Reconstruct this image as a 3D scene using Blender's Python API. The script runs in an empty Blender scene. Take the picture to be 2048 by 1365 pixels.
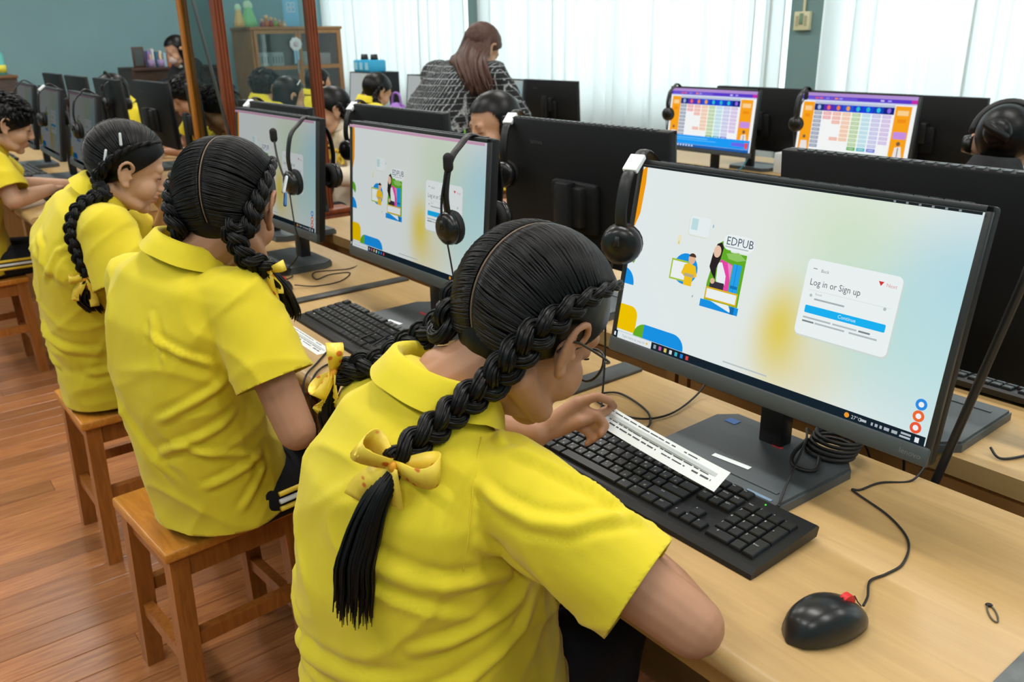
import bpy, bmesh, math, random
from math import sin, cos, pi, radians, sqrt
from mathutils import Vector, Matrix, noise
V = Vector
random.seed(7)
scene = bpy.context.scene
COL = scene.collection
# ------------------------------------------------------------------ camera
cam_d = bpy.data.cameras.new('camera'); cam = bpy.data.objects.new('camera', cam_d); COL.objects.link(cam)
cam_d.sensor_width = 36.0; cam_d.lens = 36.0 * 1700 / 2048; cam_d.clip_start = 0.02; cam_d.clip_end = 200
cam.matrix_world = Matrix(((0.788078, 0.222298, -0.574036, 0.0), (-0.615318, 0.257478, -0.745043, 0.0),
                           (-0.017820, 0.940366, 0.339697, 1.33), (0, 0, 0, 1)))
cam_d.dof.use_dof = True; cam_d.dof.focus_distance = 1.15; cam_d.dof.aperture_fstop = 9.0
scene.camera = cam
# ------------------------------------------------------------------ world, exposure
world = bpy.data.worlds.new('overcast_sky'); scene.world = world; world.use_nodes = True
_bg = world.node_tree.nodes['Background']; _bg.inputs[0].default_value = (0.97, 0.99, 1.0, 1); _bg.inputs[1].default_value = 2.9
scene.view_settings.view_transform = 'Standard'; scene.view_settings.look = 'None'
scene.view_settings.exposure = 0.0; scene.view_settings.gamma = 1.0; scene.view_settings.use_curve_mapping = False
LAMP_POWER = 21.0

# ------------------------------------------------------------------ materials
def lin(c):
    if isinstance(c, str):
        c = c.lstrip('#'); c = [int(c[i:i + 2], 16) / 255 for i in (0, 2, 4)]
    return tuple((x / 12.92 if x <= 0.04045 else ((x + 0.055) / 1.055) ** 2.4) for x in c[:3]) + (1.0,)
MATS = {}
def nodes_of(m):
    m.use_nodes = True; nt = m.node_tree; return nt, nt.nodes, nt.links, nt.nodes['Principled BSDF']
def mat(name, color, rough=0.5, metal=0.0, spec=0.5, var=0.0, vscale=20.0, bump=0.0, bscale=200.0, stretch=None, sss=0.0, coat=0.0, sheen=0.0):
    if name in MATS: return MATS[name]
    m = bpy.data.materials.new(name); nt, N, L, B = nodes_of(m)
    B.inputs['Base Color'].default_value = lin(color); B.inputs['Roughness'].default_value = rough
    B.inputs['Metallic'].default_value = metal; B.inputs['Specular IOR Level'].default_value = spec
    if coat: B.inputs['Coat Weight'].default_value = coat; B.inputs['Coat Roughness'].default_value = 0.15
    if sheen: B.inputs['Sheen Weight'].default_value = sheen
    if sss:
        B.inputs['Subsurface Weight'].default_value = sss; B.inputs['Subsurface Radius'].default_value = (1.0, 0.35, 0.2); B.inputs['Subsurface Scale'].default_value = 0.008
    tc = N.new('ShaderNodeTexCoord'); mp = N.new('ShaderNodeMapping'); L.new(tc.outputs['Object'], mp.inputs[0])
    if stretch: mp.inputs['Scale'].default_value = stretch
    if var:
        nz = N.new('ShaderNodeTexNoise'); nz.inputs['Scale'].default_value = vscale; nz.inputs['Detail'].default_value = 4
        L.new(mp.outputs[0], nz.inputs['Vector'])
        hs = N.new('ShaderNodeHueSaturation'); hs.inputs['Color'].default_value = lin(color)
        mr = N.new('ShaderNodeMapRange'); mr.inputs[1].default_value = 0.3; mr.inputs[2].default_value = 0.7; mr.inputs[3].default_value = 1 - var; mr.inputs[4].default_value = 1 + var
        L.new(nz.outputs[0], mr.inputs[0]); L.new(mr.outputs[0], hs.inputs['Value']); L.new(hs.outputs[0], B.inputs['Base Color'])
    if bump:
        nb = N.new('ShaderNodeTexNoise'); nb.inputs['Scale'].default_value = bscale; nb.inputs['Detail'].default_value = 3
        L.new(mp.outputs[0], nb.inputs['Vector'])
        bp = N.new('ShaderNodeBump'); bp.inputs['Strength'].default_value = bump; bp.inputs['Distance'].default_value = 0.002
        L.new(nb.outputs[0], bp.inputs['Height']); L.new(bp.outputs[0], B.inputs['Normal'])
    MATS[name] = m; return m
def wood(name, c1, c2, rough=0.4, stretch=(2, 30, 30), scale=3.0, coat=0.0, rnd=0.12, bump=0.15, contrast=(0.35, 0.65)):
    if name in MATS: return MATS[name]
    m = bpy.data.materials.new(name); nt, N, L, B = nodes_of(m)
    tc = N.new('ShaderNodeTexCoord'); mp = N.new('ShaderNodeMapping'); mp.inputs['Scale'].default_value = stretch
    oi = N.new('ShaderNodeObjectInfo'); mul = N.new('ShaderNodeVectorMath'); mul.operation = 'SCALE'; mul.inputs[0].default_value = (13.1, 7.7, 5.3)
    L.new(oi.outputs['Random'], mul.inputs['Scale']); add = N.new('ShaderNodeVectorMath'); add.operation = 'ADD'
    L.new(tc.outputs['Object'], add.inputs[0]); L.new(mul.outputs[0], add.inputs[1]); L.new(add.outputs[0], mp.inputs[0])
    nz = N.new('ShaderNodeTexNoise'); nz.inputs['Scale'].default_value = scale; nz.inputs['Detail'].default_value = 6; nz.inputs['Distortion'].default_value = 1.2
    L.new(mp.outputs[0], nz.inputs['Vector'])
    cr = N.new('ShaderNodeValToRGB'); cr.color_ramp.elements[0].position = contrast[0]; cr.color_ramp.elements[1].position = contrast[1]
    cr.color_ramp.elements[0].color = lin(c1); cr.color_ramp.elements[1].color = lin(c2); L.new(nz.outputs[0], cr.inputs[0])
    hs = N.new('ShaderNodeHueSaturation'); mr = N.new('ShaderNodeMapRange'); mr.inputs[3].default_value = 1 - rnd; mr.inputs[4].default_value = 1 + rnd
    L.new(oi.outputs['Random'], mr.inputs[0]); L.new(mr.outputs[0], hs.inputs['Value']); L.new(cr.outputs[0], hs.inputs['Color']); L.new(hs.outputs[0], B.inputs['Base Color'])
    B.inputs['Roughness'].default_value = rough
    if coat: B.inputs['Coat Weight'].default_value = coat; B.inputs['Coat Roughness'].default_value = 0.2
    bp = N.new('ShaderNodeBump'); bp.inputs['Strength'].default_value = bump; bp.inputs['Distance'].default_value = 0.001
    L.new(nz.outputs[0], bp.inputs['Height']); L.new(bp.outputs[0], B.inputs['Normal'])
    MATS[name] = m; return m
def emit(name, color, strength=1.0):
    if name in MATS: return MATS[name]
    m = bpy.data.materials.new(name); m.use_nodes = True; N = m.node_tree.nodes; L = m.node_tree.links; N.clear()
    o = N.new('ShaderNodeOutputMaterial'); e = N.new('ShaderNodeEmission'); e.inputs[0].default_value = lin(color); e.inputs[1].default_value = strength
    L.new(e.outputs[0], o.inputs[0]); MATS[name] = m; return m
def glass(name, tint, mixf=0.08, rough=0.02):
    if name in MATS: return MATS[name]
    m = bpy.data.materials.new(name); m.use_nodes = True; N = m.node_tree.nodes; L = m.node_tree.links; N.clear()
    o = N.new('ShaderNodeOutputMaterial'); t = N.new('ShaderNodeBsdfTransparent'); t.inputs[0].default_value = lin(tint)
    g = N.new('ShaderNodeBsdfGlossy'); g.inputs['Roughness'].default_value = rough
    mx = N.new('ShaderNodeMixShader'); mx.inputs[0].default_value = mixf
    L.new(t.outputs[0], mx.inputs[1]); L.new(g.outputs[0], mx.inputs[2]); L.new(mx.outputs[0], o.inputs[0]); MATS[name] = m; return m
def curtain_mat():
    m = bpy.data.materials.new('sheer_curtain'); m.use_nodes = True; N = m.node_tree.nodes; L = m.node_tree.links; N.clear()
    o = N.new('ShaderNodeOutputMaterial'); t = N.new('ShaderNodeBsdfTranslucent'); d = N.new('ShaderNodeBsdfDiffuse')
    t.inputs[0].default_value = lin('#f3f7f7'); d.inputs[0].default_value = lin('#dde4e4')
    mx = N.new('ShaderNodeMixShader'); mx.inputs[0].default_value = 0.45
    L.new(t.outputs[0], mx.inputs[1]); L.new(d.outputs[0], mx.inputs[2]); L.new(mx.outputs[0], o.inputs[0]); MATS['sheer_curtain'] = m; return m
YEL = mat('yellow_cotton', '#dfcb2c', 0.8, var=0.04, vscale=6, bump=0.12, bscale=900, sheen=0.15, spec=0.25)
SKIN = mat('skin', '#ad8064', 0.5, var=0.05, vscale=30, bump=0.05, bscale=400, sss=0.12, spec=0.35)
SKIN2 = mat('skin_light', '#c49a7e', 0.5, var=0.05, vscale=30, sss=0.1, spec=0.35)
HAIR = mat('black_hair', '#070708', 0.38, var=0.3, vscale=60, spec=0.26)
BROWNHAIR = mat('brown_hair', '#4a3026', 0.5, var=0.35, vscale=14, stretch=(30, 30, 2), bump=0.5, bscale=14, spec=0.3)
NAVY = mat('navy_cloth', '#11131c', 0.85, bump=0.1, bscale=700)
BLK = mat('black_plastic', '#141516', 0.42, bump=0.04, bscale=1500)
BLKB = mat('black_monitor_back', '#0d0f11', 0.55, bump=0.06, bscale=1800, spec=0.3)
KEYM = mat('key_plastic', '#1b1c1e', 0.38)
GREYP = mat('graphite_plastic', '#474d50', 0.42, bump=0.05, bscale=900)
DGREY = mat('dark_bezel', '#27292a', 0.4)
RUB = mat('cable_rubber', '#161616', 0.5)
WHITEP = mat('white_paper', '#e9eef0', 0.7)
INK = mat('dark_ink', '#4b4f55', 0.8)
LEG = mat('key_legend_white', '#c9ced0', 0.6)
DESK = wood('pale_laminate', '#b3925f', '#c2a06a', 0.42, (30, 2.2, 30), 2.0, rnd=0.05, bump=0.04, coat=0.1, contrast=(0.25, 0.75))
DESKD = wood('desk_panel', '#a87b45', '#b98a50', 0.5, (30, 2, 3), 2.0, rnd=0.05, bump=0.04)
STRIPM = mat('worn_metal_strip', '#4a4946', 0.45, metal=0.3, var=0.35, vscale=30)
STOOLW = wood('stool_wood', '#c27826', '#d99034', 0.35, (28, 4, 28), 2.5, coat=0.25, rnd=0.12)
STOOLL = wood('stool_leg_wood', '#985a22', '#b06c2c', 0.4, (28, 28, 3), 2.5, coat=0.2, rnd=0.12)
FLOORW = wood('floor_plank', '#9a5f38', '#b87c4c', 0.32, (3, 40, 40), 2.2, rnd=0.22, bump=0.12, coat=0.15)
REDWOOD = wood('red_moulding_wood', '#6f3317', '#8a4521', 0.4, (20, 20, 2), 3, rnd=0.05)
ORWOOD = wood('orange_wood', '#a9661f', '#bf7c2c', 0.4, (20, 20, 2), 3, rnd=0.05)
CABW = wood('cabinet_wood', '#93673c', '#a87a48', 0.5, (20, 20, 2), 3, rnd=0.05)
DARKW = wood('dark_wood', '#33231a', '#45301f', 0.5, (3, 20, 20), 3, rnd=0.1)
WALLT = mat('teal_wall', '#86adb4', 0.75, var=0.03, vscale=2, bump=0.05, bscale=60)
COLT = mat('grey_teal_wall', '#6f8c8c', 0.75, var=0.03, vscale=2)
CEIL = mat('ceiling_white', '#e4e6e2', 0.8)
CURT = curtain_mat()
ALU = mat('window_frame_metal', '#b9c2c4', 0.4, metal=0.4)
REDP = mat('red_plastic', '#d8282a', 0.4)
RIBB = mat('yellow_satin', '#f2cf3a', 0.38, var=0.08, vscale=60, spec=0.5)
def ribbon_print():
    m = bpy.data.materials.new('printed_ribbon'); nt, N, L, B = nodes_of(m); B.inputs['Roughness'].default_value = 0.4
    tc = N.new('ShaderNodeTexCoord'); vo = N.new('ShaderNodeTexVoronoi'); vo.inputs['Scale'].default_value = 62; L.new(tc.outputs['Object'], vo.inputs['Vector'])
    cr = N.new('ShaderNodeValToRGB'); e = cr.color_ramp.elements; e[0].position = 0.20; e[0].color = lin('#d9742e'); e[1].position = 0.28; e[1].color = lin('#f2d54a'); L.new(vo.outputs['Distance'], cr.inputs[0])
    L.new(cr.outputs[0], B.inputs['Base Color']); return m
RIBP = ribbon_print()
RIBO = mat('orange_satin', '#e8a21e', 0.4, spec=0.5)

# ------------------------------------------------------------------ mesh helpers
class MB:
    def __init__(s): s.v = []; s.f = []; s.m = []
    def add(s, vs, fs, mi=0, M=None):
        o = len(s.v)
        s.v.extend([tuple(M @ V(p)) for p in vs] if M is not None else [tuple(p) for p in vs])
        s.f.extend([tuple(i + o for i in f) for f in fs]); s.m.extend([mi] * len(fs)); return s
    def join(s, b, M=None, mi=None):
        o = len(s.v); s.v.extend([tuple(M @ V(p)) for p in b.v] if M is not None else b.v)
        s.f.extend([tuple(i + o for i in f) for f in b.f]); s.m.extend(b.m if mi is None else [mi] * len(b.f)); return s
    def box(s, x0, y0, z0, x1, y1, z1, mi=0, M=None):
        vs = [(x, y, z) for x in (x0, x1) for y in (y0, y1) for z in (z0, z1)]
        return s.add(vs, [(0, 1, 3, 2), (4, 6, 7, 5), (0, 4, 5, 1), (2, 3, 7, 6), (0, 2, 6, 4), (1, 5, 7, 3)], mi, M)
    def rbox(s, x0, y0, z0, x1, y1, z1, r=0.004, seg=2, mi=0, M=None):
        bm = bmesh.new(); bmesh.ops.create_cube(bm, size=1.0)
        for v in bm.verts: v.co = V(((x0 + x1) / 2 + v.co.x * (x1 - x0), (y0 + y1) / 2 + v.co.y * (y1 - y0), (z0 + z1) / 2 + v.co.z * (z1 - z0)))
        bmesh.ops.bevel(bm, geom=list(bm.edges), offset=r, segments=seg, profile=0.5, affect='EDGES')
        bm.verts.index_update(); vs = [v.co.copy() for v in bm.verts]; fs = [[v.index for v in f.verts] for f in bm.faces]; bm.free()
        return s.add(vs, fs, mi, M)
    def loft(s, rings, caps=True, closed=True, mi=0, M=None):
        n = len(rings[0]); vs = [p for r in rings for p in r]; fs = []
        for i in range(len(rings) - 1):
            for j in range(n if closed else n - 1):
                k = (j + 1) % n; fs.append((i * n + j, i * n + k, (i + 1) * n + k, (i + 1) * n + j))
        if caps:
            fs.append(tuple(range(n - 1, -1, -1))); fs.append(tuple((len(rings) - 1) * n + j for j in range(n)))
        return s.add(vs, fs, mi, M)
    def tube(s, path, rad, n=8, mi=0, caps=True, flat=1.0, up=None, M=None):
        P = [V(p) for p in path]; k = len(P)
        if not hasattr(rad, '__len__'): rad = [rad] * k
        rings = []; prev = None
        for i in range(k):
            t = (P[min(i + 1, k - 1)] - P[max(i - 1, 0)])
            t = t.normalized() if t.length > 1e-9 else V((0, 0, 1))
            if prev is None:
                a = V(up) if up is not None else (V((0, 0, 1)) if abs(t.z) < 0.9 else V((1, 0, 0)))
            else: a = prev
            a = (a - t * a.dot(t));
            if a.length < 1e-6: a = t.orthogonal()
            a.normalize(); b = t.cross(a); prev = a
            rings.append([P[i] + a * (cos(2 * pi * j / n) * rad[i] * flat) + b * (sin(2 * pi * j / n) * rad[i]) for j in range(n)])
        return s.loft(rings, caps, True, mi, M)
    def ell(s, c, r, R=None, nu=16, nv=10, mi=0):
        c = V(c); R = R or Matrix.Identity(3)
        if not hasattr(r, '__len__'): r = (r, r, r)
        vs = [c + R @ V((0, 0, -r[2]))]; fs = []
        for i in range(1, nv):
            a = -pi / 2 + pi * i / nv
            for j in range(nu):
                b = 2 * pi * j / nu; vs.append(c + R @ V((r[0] * cos(a) * cos(b), r[1] * cos(a) * sin(b), r[2] * sin(a))))
        vs.append(c + R @ V((0, 0, r[2]))); T = len(vs) - 1
        for j in range(nu):
            k = (j + 1) % nu; fs.append((0, 1 + k, 1 + j)); fs.append((T, 1 + (nv - 2) * nu + j, 1 + (nv - 2) * nu + k))
            for i in range(nv - 2): fs.append((1 + i * nu + j, 1 + i * nu + k, 1 + (i + 1) * nu + k, 1 + (i + 1) * nu + j))
        return s.add(vs, fs, mi)
    def cap(s, a, b, ra, rb, n=12, mi=0):
        a = V(a); b = V(b); t = (b - a); L = t.length; t.normalize(); pts = []; rs = []
        for k in range(5): q = -pi / 2 + pi / 2 * k / 4; pts.append(a + t * ra * sin(q)); rs.append(max(ra * cos(q), ra * 0.02))
        for k in range(1, 5): pts.append(a + t * L * k / 5); rs.append(ra + (rb - ra) * k / 5)
        for k in range(5): q = pi / 2 * k / 4; pts.append(b + t * rb * sin(q)); rs.append(max(rb * cos(q), rb * 0.02))
        return s.tube(pts, rs, n, mi)
    def prism(s, poly, h0, h1, axes='xyz', mi=0, M=None):
        # poly in 2D extruded along third axis; axes gives mapping of (u, v, h)
        ix = {'x': 0, 'y': 1, 'z': 2}
        def P(u, v, h):
            p = [0, 0, 0]; p[ix[axes[0]]] = u; p[ix[axes[1]]] = v; p[ix[axes[2]]] = h; return p
        n = len(poly); vs = [P(u, v, h0) for u, v in poly] + [P(u, v, h1) for u, v in poly]
        fs = [tuple(range(n - 1, -1, -1)), tuple(range(n, 2 * n))] + [(j, (j + 1) % n, n + (j + 1) % n, n + j) for j in range(n)]
        return s.add(vs, fs, mi, M)
    def mesh(s, name, mats, smooth=False):
        me = bpy.data.meshes.new(name); me.from_pydata(s.v, [], s.f)
        mats = mats if isinstance(mats, (list, tuple)) else [mats]
        for m in mats: me.materials.append(m)
        if len(mats) > 1: me.polygons.foreach_set('material_index', s.m)
        bm = bmesh.new(); bm.from_mesh(me); bmesh.ops.recalc_face_normals(bm, faces=bm.faces); bm.to_mesh(me); bm.free()
        if smooth is True: me.polygons.foreach_set('use_smooth', [True] * len(me.polygons))
        elif smooth: me.polygons.foreach_set('use_smooth', [True] * len(me.polygons)); me.set_sharp_from_angle(angle=radians(smooth))
        return me
def ob(name, data, parent=None, loc=(0, 0, 0), rot=(0, 0, 0)):
    o = bpy.data.objects.new(name, data); COL.objects.link(o); o.location = loc; o.rotation_euler = rot
    if parent: o.parent = parent
    return o
def mk(name, mb, mats, parent=None, smooth=35, loc=(0, 0, 0), rot=(0, 0, 0)): return ob(name, mb.mesh(name, mats, smooth), parent, loc, rot)
def tag(o, label, cat, group=None, kind=None):
    if label: o['label'] = label
    if cat: o['category'] = cat
    if group: o['group'] = group
    if kind: o['kind'] = kind
    return o
def thing(name, label, cat, loc=(0, 0, 0), rz=0.0, group=None): return tag(ob(name, None, None, loc, (0, 0, rz)), label, cat, group)
def struct(o): o['kind'] = 'structure'; return o
def copy_tree(o, parent=None):
    c = o.copy(); COL.objects.link(c); c.parent = parent
    for ch in list(o.children): copy_tree(ch, c)
    return c
def spline(pts, n=8):
    P = [V(p) for p in pts]; out = []
    for i in range(len(P) - 1):
        a = P[max(i - 1, 0)]; b = P[i]; c = P[i + 1]; d = P[min(i + 2, len(P) - 1)]
        for k in range(n):
            t = k / n; out.append(0.5 * ((2 * b) + (c - a) * t + (2 * a - 5 * b + 4 * c - d) * t * t + (3 * b - a - 3 * c + d) * t ** 3))
    out.append(P[-1]); return out
TMP = bpy.data.scenes.new('workshop')     # scratch scene for evaluating modifiers, removed at the end
def evaluated(o):
    TMP.collection.objects.link(o)
    with bpy.context.temp_override(scene=TMP, view_layer=TMP.view_layers[0]):
        dg = bpy.context.evaluated_depsgraph_get(); dg.update(); return bpy.data.meshes.new_from_object(o.evaluated_get(dg))
_TX = {}
def text_geo(body, size=1.0, font=None, bold=False):
    key = (body,)
    if key not in _TX:
        cu = bpy.data.curves.new('txt', 'FONT'); cu.body = body; cu.size = 1.0; cu.align_x = 'LEFT'; cu.resolution_u = 2
        o = bpy.data.objects.new('txt', cu); me = evaluated(o); vs = [v.co.copy() for v in me.vertices]; fs = [tuple(p.vertices) for p in me.polygons]
        bpy.data.objects.remove(o); bpy.data.curves.remove(cu); bpy.data.meshes.remove(me)
        _TX[key] = (vs, fs)
    vs, fs = _TX[key]; return [v * size for v in vs], fs
def voxel(mb, vs, smooth=4, name='tmp', mats=None, factor=0.5):
    me = mb.mesh(name, mats or [BLK], True); o = bpy.data.objects.new('tmp', me)
    r = o.modifiers.new('r', 'REMESH'); r.mode = 'VOXEL'; r.voxel_size = vs; r.use_smooth_shade = True
    if smooth: s = o.modifiers.new('s', 'SMOOTH'); s.iterations = smooth; s.factor = factor
    out = evaluated(o); out.name = name
    bpy.data.objects.remove(o); bpy.data.meshes.remove(me)
    out.materials.clear()
    for m in (mats or [BLK]): out.materials.append(m)
    out.polygons.foreach_set('material_index', [0] * len(out.polygons)); out.polygons.foreach_set('use_smooth', [True] * len(out.polygons))
    return out
# ================================================================== ROOM
X0, X1, Y0, Y1, ZC = -2.4, 4.95, -2.6, 10.0, 3.1
fl = struct(mk('floor', MB().box(X0, Y0, -0.12, X1, Y1, -0.012), DARKW, smooth=False))
# planks run across the room (towards the windows); the ones near the camera are single boards
PLK = {}
def plank(x0, x1, y0, w, parent=fl):
    k = round(x1 - x0, 2)
    if k not in PLK:
        b = MB(); L = k / 2
        b.loft([[(x, -w / 2 + 0.0008, -0.012), (x, -w / 2 + 0.0008, -0.0015), (x, -w / 2 + 0.0025, 0), (x, w / 2 - 0.0025, 0), (x, w / 2 - 0.0008, -0.0015), (x, w / 2 - 0.0008, -0.012)] for x in (-L + 0.0006, L - 0.0006)])
        PLK[k] = b.mesh('plank', FLOORW, False)
    return ob('plank', PLK[k], parent, ((x0 + x1) / 2, y0 + w / 2, 0))
PW = 0.088
rest = MB(); y = Y0; row = 0
LENS = (0.9, 1.2, 1.5, 1.8)
while y < Y1 - PW:
    x = X0 - random.choice((0, 0.3, 0.6, 0.9))
    while x < X1:
        L = random.choice(LENS); xe = x + L
        if y > 1.0 and y < 4.4 and xe > -0.5 and x < 1.1: plank(x, xe, y, PW)
        else:
            a, e = max(x, X0), min(xe, X1)
            rest.box(a + 0.0006, y + 0.001, -0.012, e - 0.0006, y + PW - 0.001, 0)
        x = xe
    y += PW; row += 1
r_ = mk('plank_field', rest, FLOORW, fl, False); r_['kind'] = 'stuff'
struct(mk('ceiling', MB().box(X0, Y0, ZC, X1, Y1, ZC + 0.1), CEIL, smooth=False))
struct(mk('wall_back', MB().box(X0, Y1, 0, X1 + 0.2, Y1 + 0.15, ZC), WALLT, smooth=False))
struct(mk('wall_left', MB().box(X0 - 0.15, Y0, 0, X0, Y1, ZC), WALLT, smooth=False))
struct(mk('wall_front', MB().box(X0, Y0 - 0.15, 0, X1 + 0.2, Y0, ZC), WALLT, smooth=False))
WINS = ((-2.3, 3.20), (3.42, 6.67), (6.93, 9.85)); SILL, HEAD = 0.74, 2.65
wb = MB(); wb.box(X1, Y0, 0, X1 + 0.2, Y1, SILL); wb.box(X1, Y0, HEAD, X1 + 0.2, Y1, ZC)
for a, b in ((Y0, -2.3), (3.20, 3.42), (6.67, 6.93), (9.85, Y1)): wb.box(X1, a, SILL, X1 + 0.2, b, HEAD)
struct(mk('wall_right', wb, COLT, smooth=False))
struct(mk('pillar_trim_1', MB().box(X1 - 0.05, 3.19, 0, X1, 3.43, ZC), COLT, smooth=False)); bpy.data.objects['pillar_trim_1'].name = 'trim_1'
struct(mk('trim_2', MB().box(X1 - 0.05, 6.66, 0, X1, 6.94, ZC), COLT, smooth=False))
struct(mk('baseboard_back', MB().box(X0, Y1 - 0.015, 0, X1, Y1, 0.1), DARKW, smooth=False))
WG = glass('window_glass', '#f2fafa', 0.05)
for i, (a, b) in enumerate(WINS):
    w = struct(ob('window_%d' % (i + 1), None, None, (X1 + 0.1, (a + b) / 2, SILL)))
    W = b - a; H = HEAD - SILL; n = max(3, round(W / 0.8))
    f = MB(); f.box(-0.03, -W / 2, 0, 0.03, W / 2, 0.045); f.box(-0.03, -W / 2, H - 0.045, 0.03, W / 2, H)
    f.box(-0.03, -W / 2, H * 0.72, 0.03, W / 2, H * 0.72 + 0.045)
    for k in range(n + 1): yy = -W / 2 + (W - 0.045) * k / n; f.box(-0.03, yy, 0, 0.03, yy + 0.045, H)
    mk('window_frame', f, ALU, w, False)
    for k in range(n):
        ya = -W / 2 + (W - 0.045) * k / n + 0.045; yb = -W / 2 + (W - 0.045) * (k + 1) / n
        mk('pane', MB().box(-0.003, ya, 0.045, 0.003, yb, H * 0.72), WG, w, False)
        mk('pane', MB().box(-0.003, ya, H * 0.72 + 0.045, 0.003, yb, H - 0.045), WG, w, False)
# curtains: pleated sheer panels on a rail
def curtain(label, ya, yb, z0, z1, pleat, amp, lean=0.0, seed=0):
    rng = random.Random(seed); W = yb - ya; n = int(W / 0.012); rows = 9
    ph = 0; xs = []; phs = []
    for j in range(n + 1):
        ph += 0.012 / pleat * 2 * pi * (0.7 + 0.6 * noise.noise((j * 0.03, seed * 3.1, 0)) + 0.3); phs.append(ph)
    vs = []; fs = []
    for i in range(rows + 1):
        t = i / rows; z = z1 + (z0 - z1) * t
        for j in range(n + 1):
            u = j / n; a = amp * (0.55 + 0.45 * t) * (0.75 + 0.5 * noise.noise((j * 0.05, seed, 2.0)))
            x = a * sin(phs[j]) + 0.25 * a * sin(2.3 * phs[j] + 1 + 0.6 * t) + 0.012 * noise.noise((j * 0.02, t * 2, seed))
            y = ya + W * u + lean * t * (0.5 - u) + 0.021 * (0.7 + 0.9 * noise.noise((j * 0.04, seed, 7.0))) * sin(2 * phs[j]); vs.append((x, y, z))
    for i in range(rows):
        for j in range(n): fs.append((i * (n + 1) + j, i * (n + 1) + j + 1, (i + 1) * (n + 1) + j + 1, (i + 1) * (n + 1) + j))
    c = ob('curtain', None, None, (X1 - 0.12, 0, 0)); tag(c, label, 'curtain', 'sheer curtains along the window wall')
    b = MB(); b.add(vs, fs); p = mk('pleated_cloth', b, CURT, c, True)
    b2 = MB(); b2.box(-0.025, ya, z1 - 0.01, 0.025, yb, z1 + 0.05); mk('heading_tape', b2, CURT, c, False)
curtain('white sheer curtain in the far corner by the teal back wall', 8.55, 9.86, 0.32, 2.78, 0.17, 0.052, 0.0, 1)
curtain('white sheer curtain behind the blue bottle pack and the standing woman', 6.91, 8.55, 0.32, 2.78, 0.16, 0.050, 0.0, 2)
curtain('white sheer curtain right of the standing woman, up to the dark gap', 5.01, 6.70, 0.32, 2.78, 0.16, 0.050, 0.0, 3)
curtain('white sheer curtain behind the left timetable monitor', 3.42, 5.0, 0.32, 2.78, 0.16, 0.050, 0.0, 4)
curtain('white sheer curtain right of the wall switch, above the right timetable monitor', 1.2, 3.16, 0.32, 2.78, 0.16, 0.050, 0.0, 5)
curtain('white sheer curtain at the right picture edge', -1.4, 1.2, 0.32, 2.78, 0.17, 0.052, 0.0, 6)
tag(mk('curtain_rail', MB().tube([(X1 - 0.12, -1.5, 2.86), (X1 - 0.12, 9.9, 2.86)], 0.014, 10), ALU), 'long metal curtain rail above the windows', 'curtain rail')
# wall switch on the pillar
sw = thing('wall_switch', 'cream switch box with a cord on the grey pillar between curtains', 'switch', (X1 - 0.05, 3.325, 1.375))
mk('switch_box', MB().rbox(-0.035, -0.055, -0.055, 0, 0.055, 0.055, 0.006), mat('cream_plastic', '#cfcaa6', 0.5), sw)
mk('rocker', MB().rbox(-0.042, -0.012, -0.02, -0.03, 0.012, 0.045, 0.003), mat('green_rocker', '#6f8f76', 0.5), sw)
mk('slot_plate', MB().box(-0.037, -0.04, -0.03, -0.035, -0.02, 0.03).box(-0.037, 0.02, -0.03, -0.035, 0.04, 0.03), mat('cream_dark', '#a8a585', 0.5), sw)
mk('conduit', MB().tube([(-0.012, 0, 0.05), (-0.012, 0, 1.6)], 0.009, 8), mat('cream_plastic', '#cfcaa6', 0.5), sw)
# ceiling fluorescent lamps
TUBE = emit('lamp_tube', '#f4fbff', 9.0)
def lamp(x, y, label):
    t = thing('ceiling_lamp', label, 'lamp', (x, y, ZC), 0, 'ceiling lamps')
    mk('housing', MB().rbox(-0.09, -0.62, -0.05, 0.09, 0.62, 0, 0.008), CEIL, t)
    for s in (-1, 1): mk('tube', MB().tube([(s * 0.05, -0.6, -0.075), (s * 0.05, 0.6, -0.075)], 0.014, 10), TUBE, t)
    l = bpy.data.lights.new('lamp_light', 'AREA'); l.shape = 'RECTANGLE'; l.size = 0.25; l.size_y = 1.2; l.energy = LAMP_POWER; l.color = (1.0, 0.975, 0.93)
    o = bpy.data.objects.new('lamp_light', l); COL.objects.link(o); o.parent = t; o.location = (0, 0, -0.1)
for x, lx in ((-1.2, 'over bare floor'), (0.9, 'over the near row'), (3.0, 'over the window row')):
    for y, ly in ((-1.2, 'behind the camera'), (0.9, 'level with the near girl'), (3.0, 'level with the wooden posts'), (5.2, 'beyond the timetable monitors'), (7.4, 'nearest the back wall')): lamp(x, y, 'twin tube ceiling lamp %s, %s' % (lx, ly))

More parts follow.
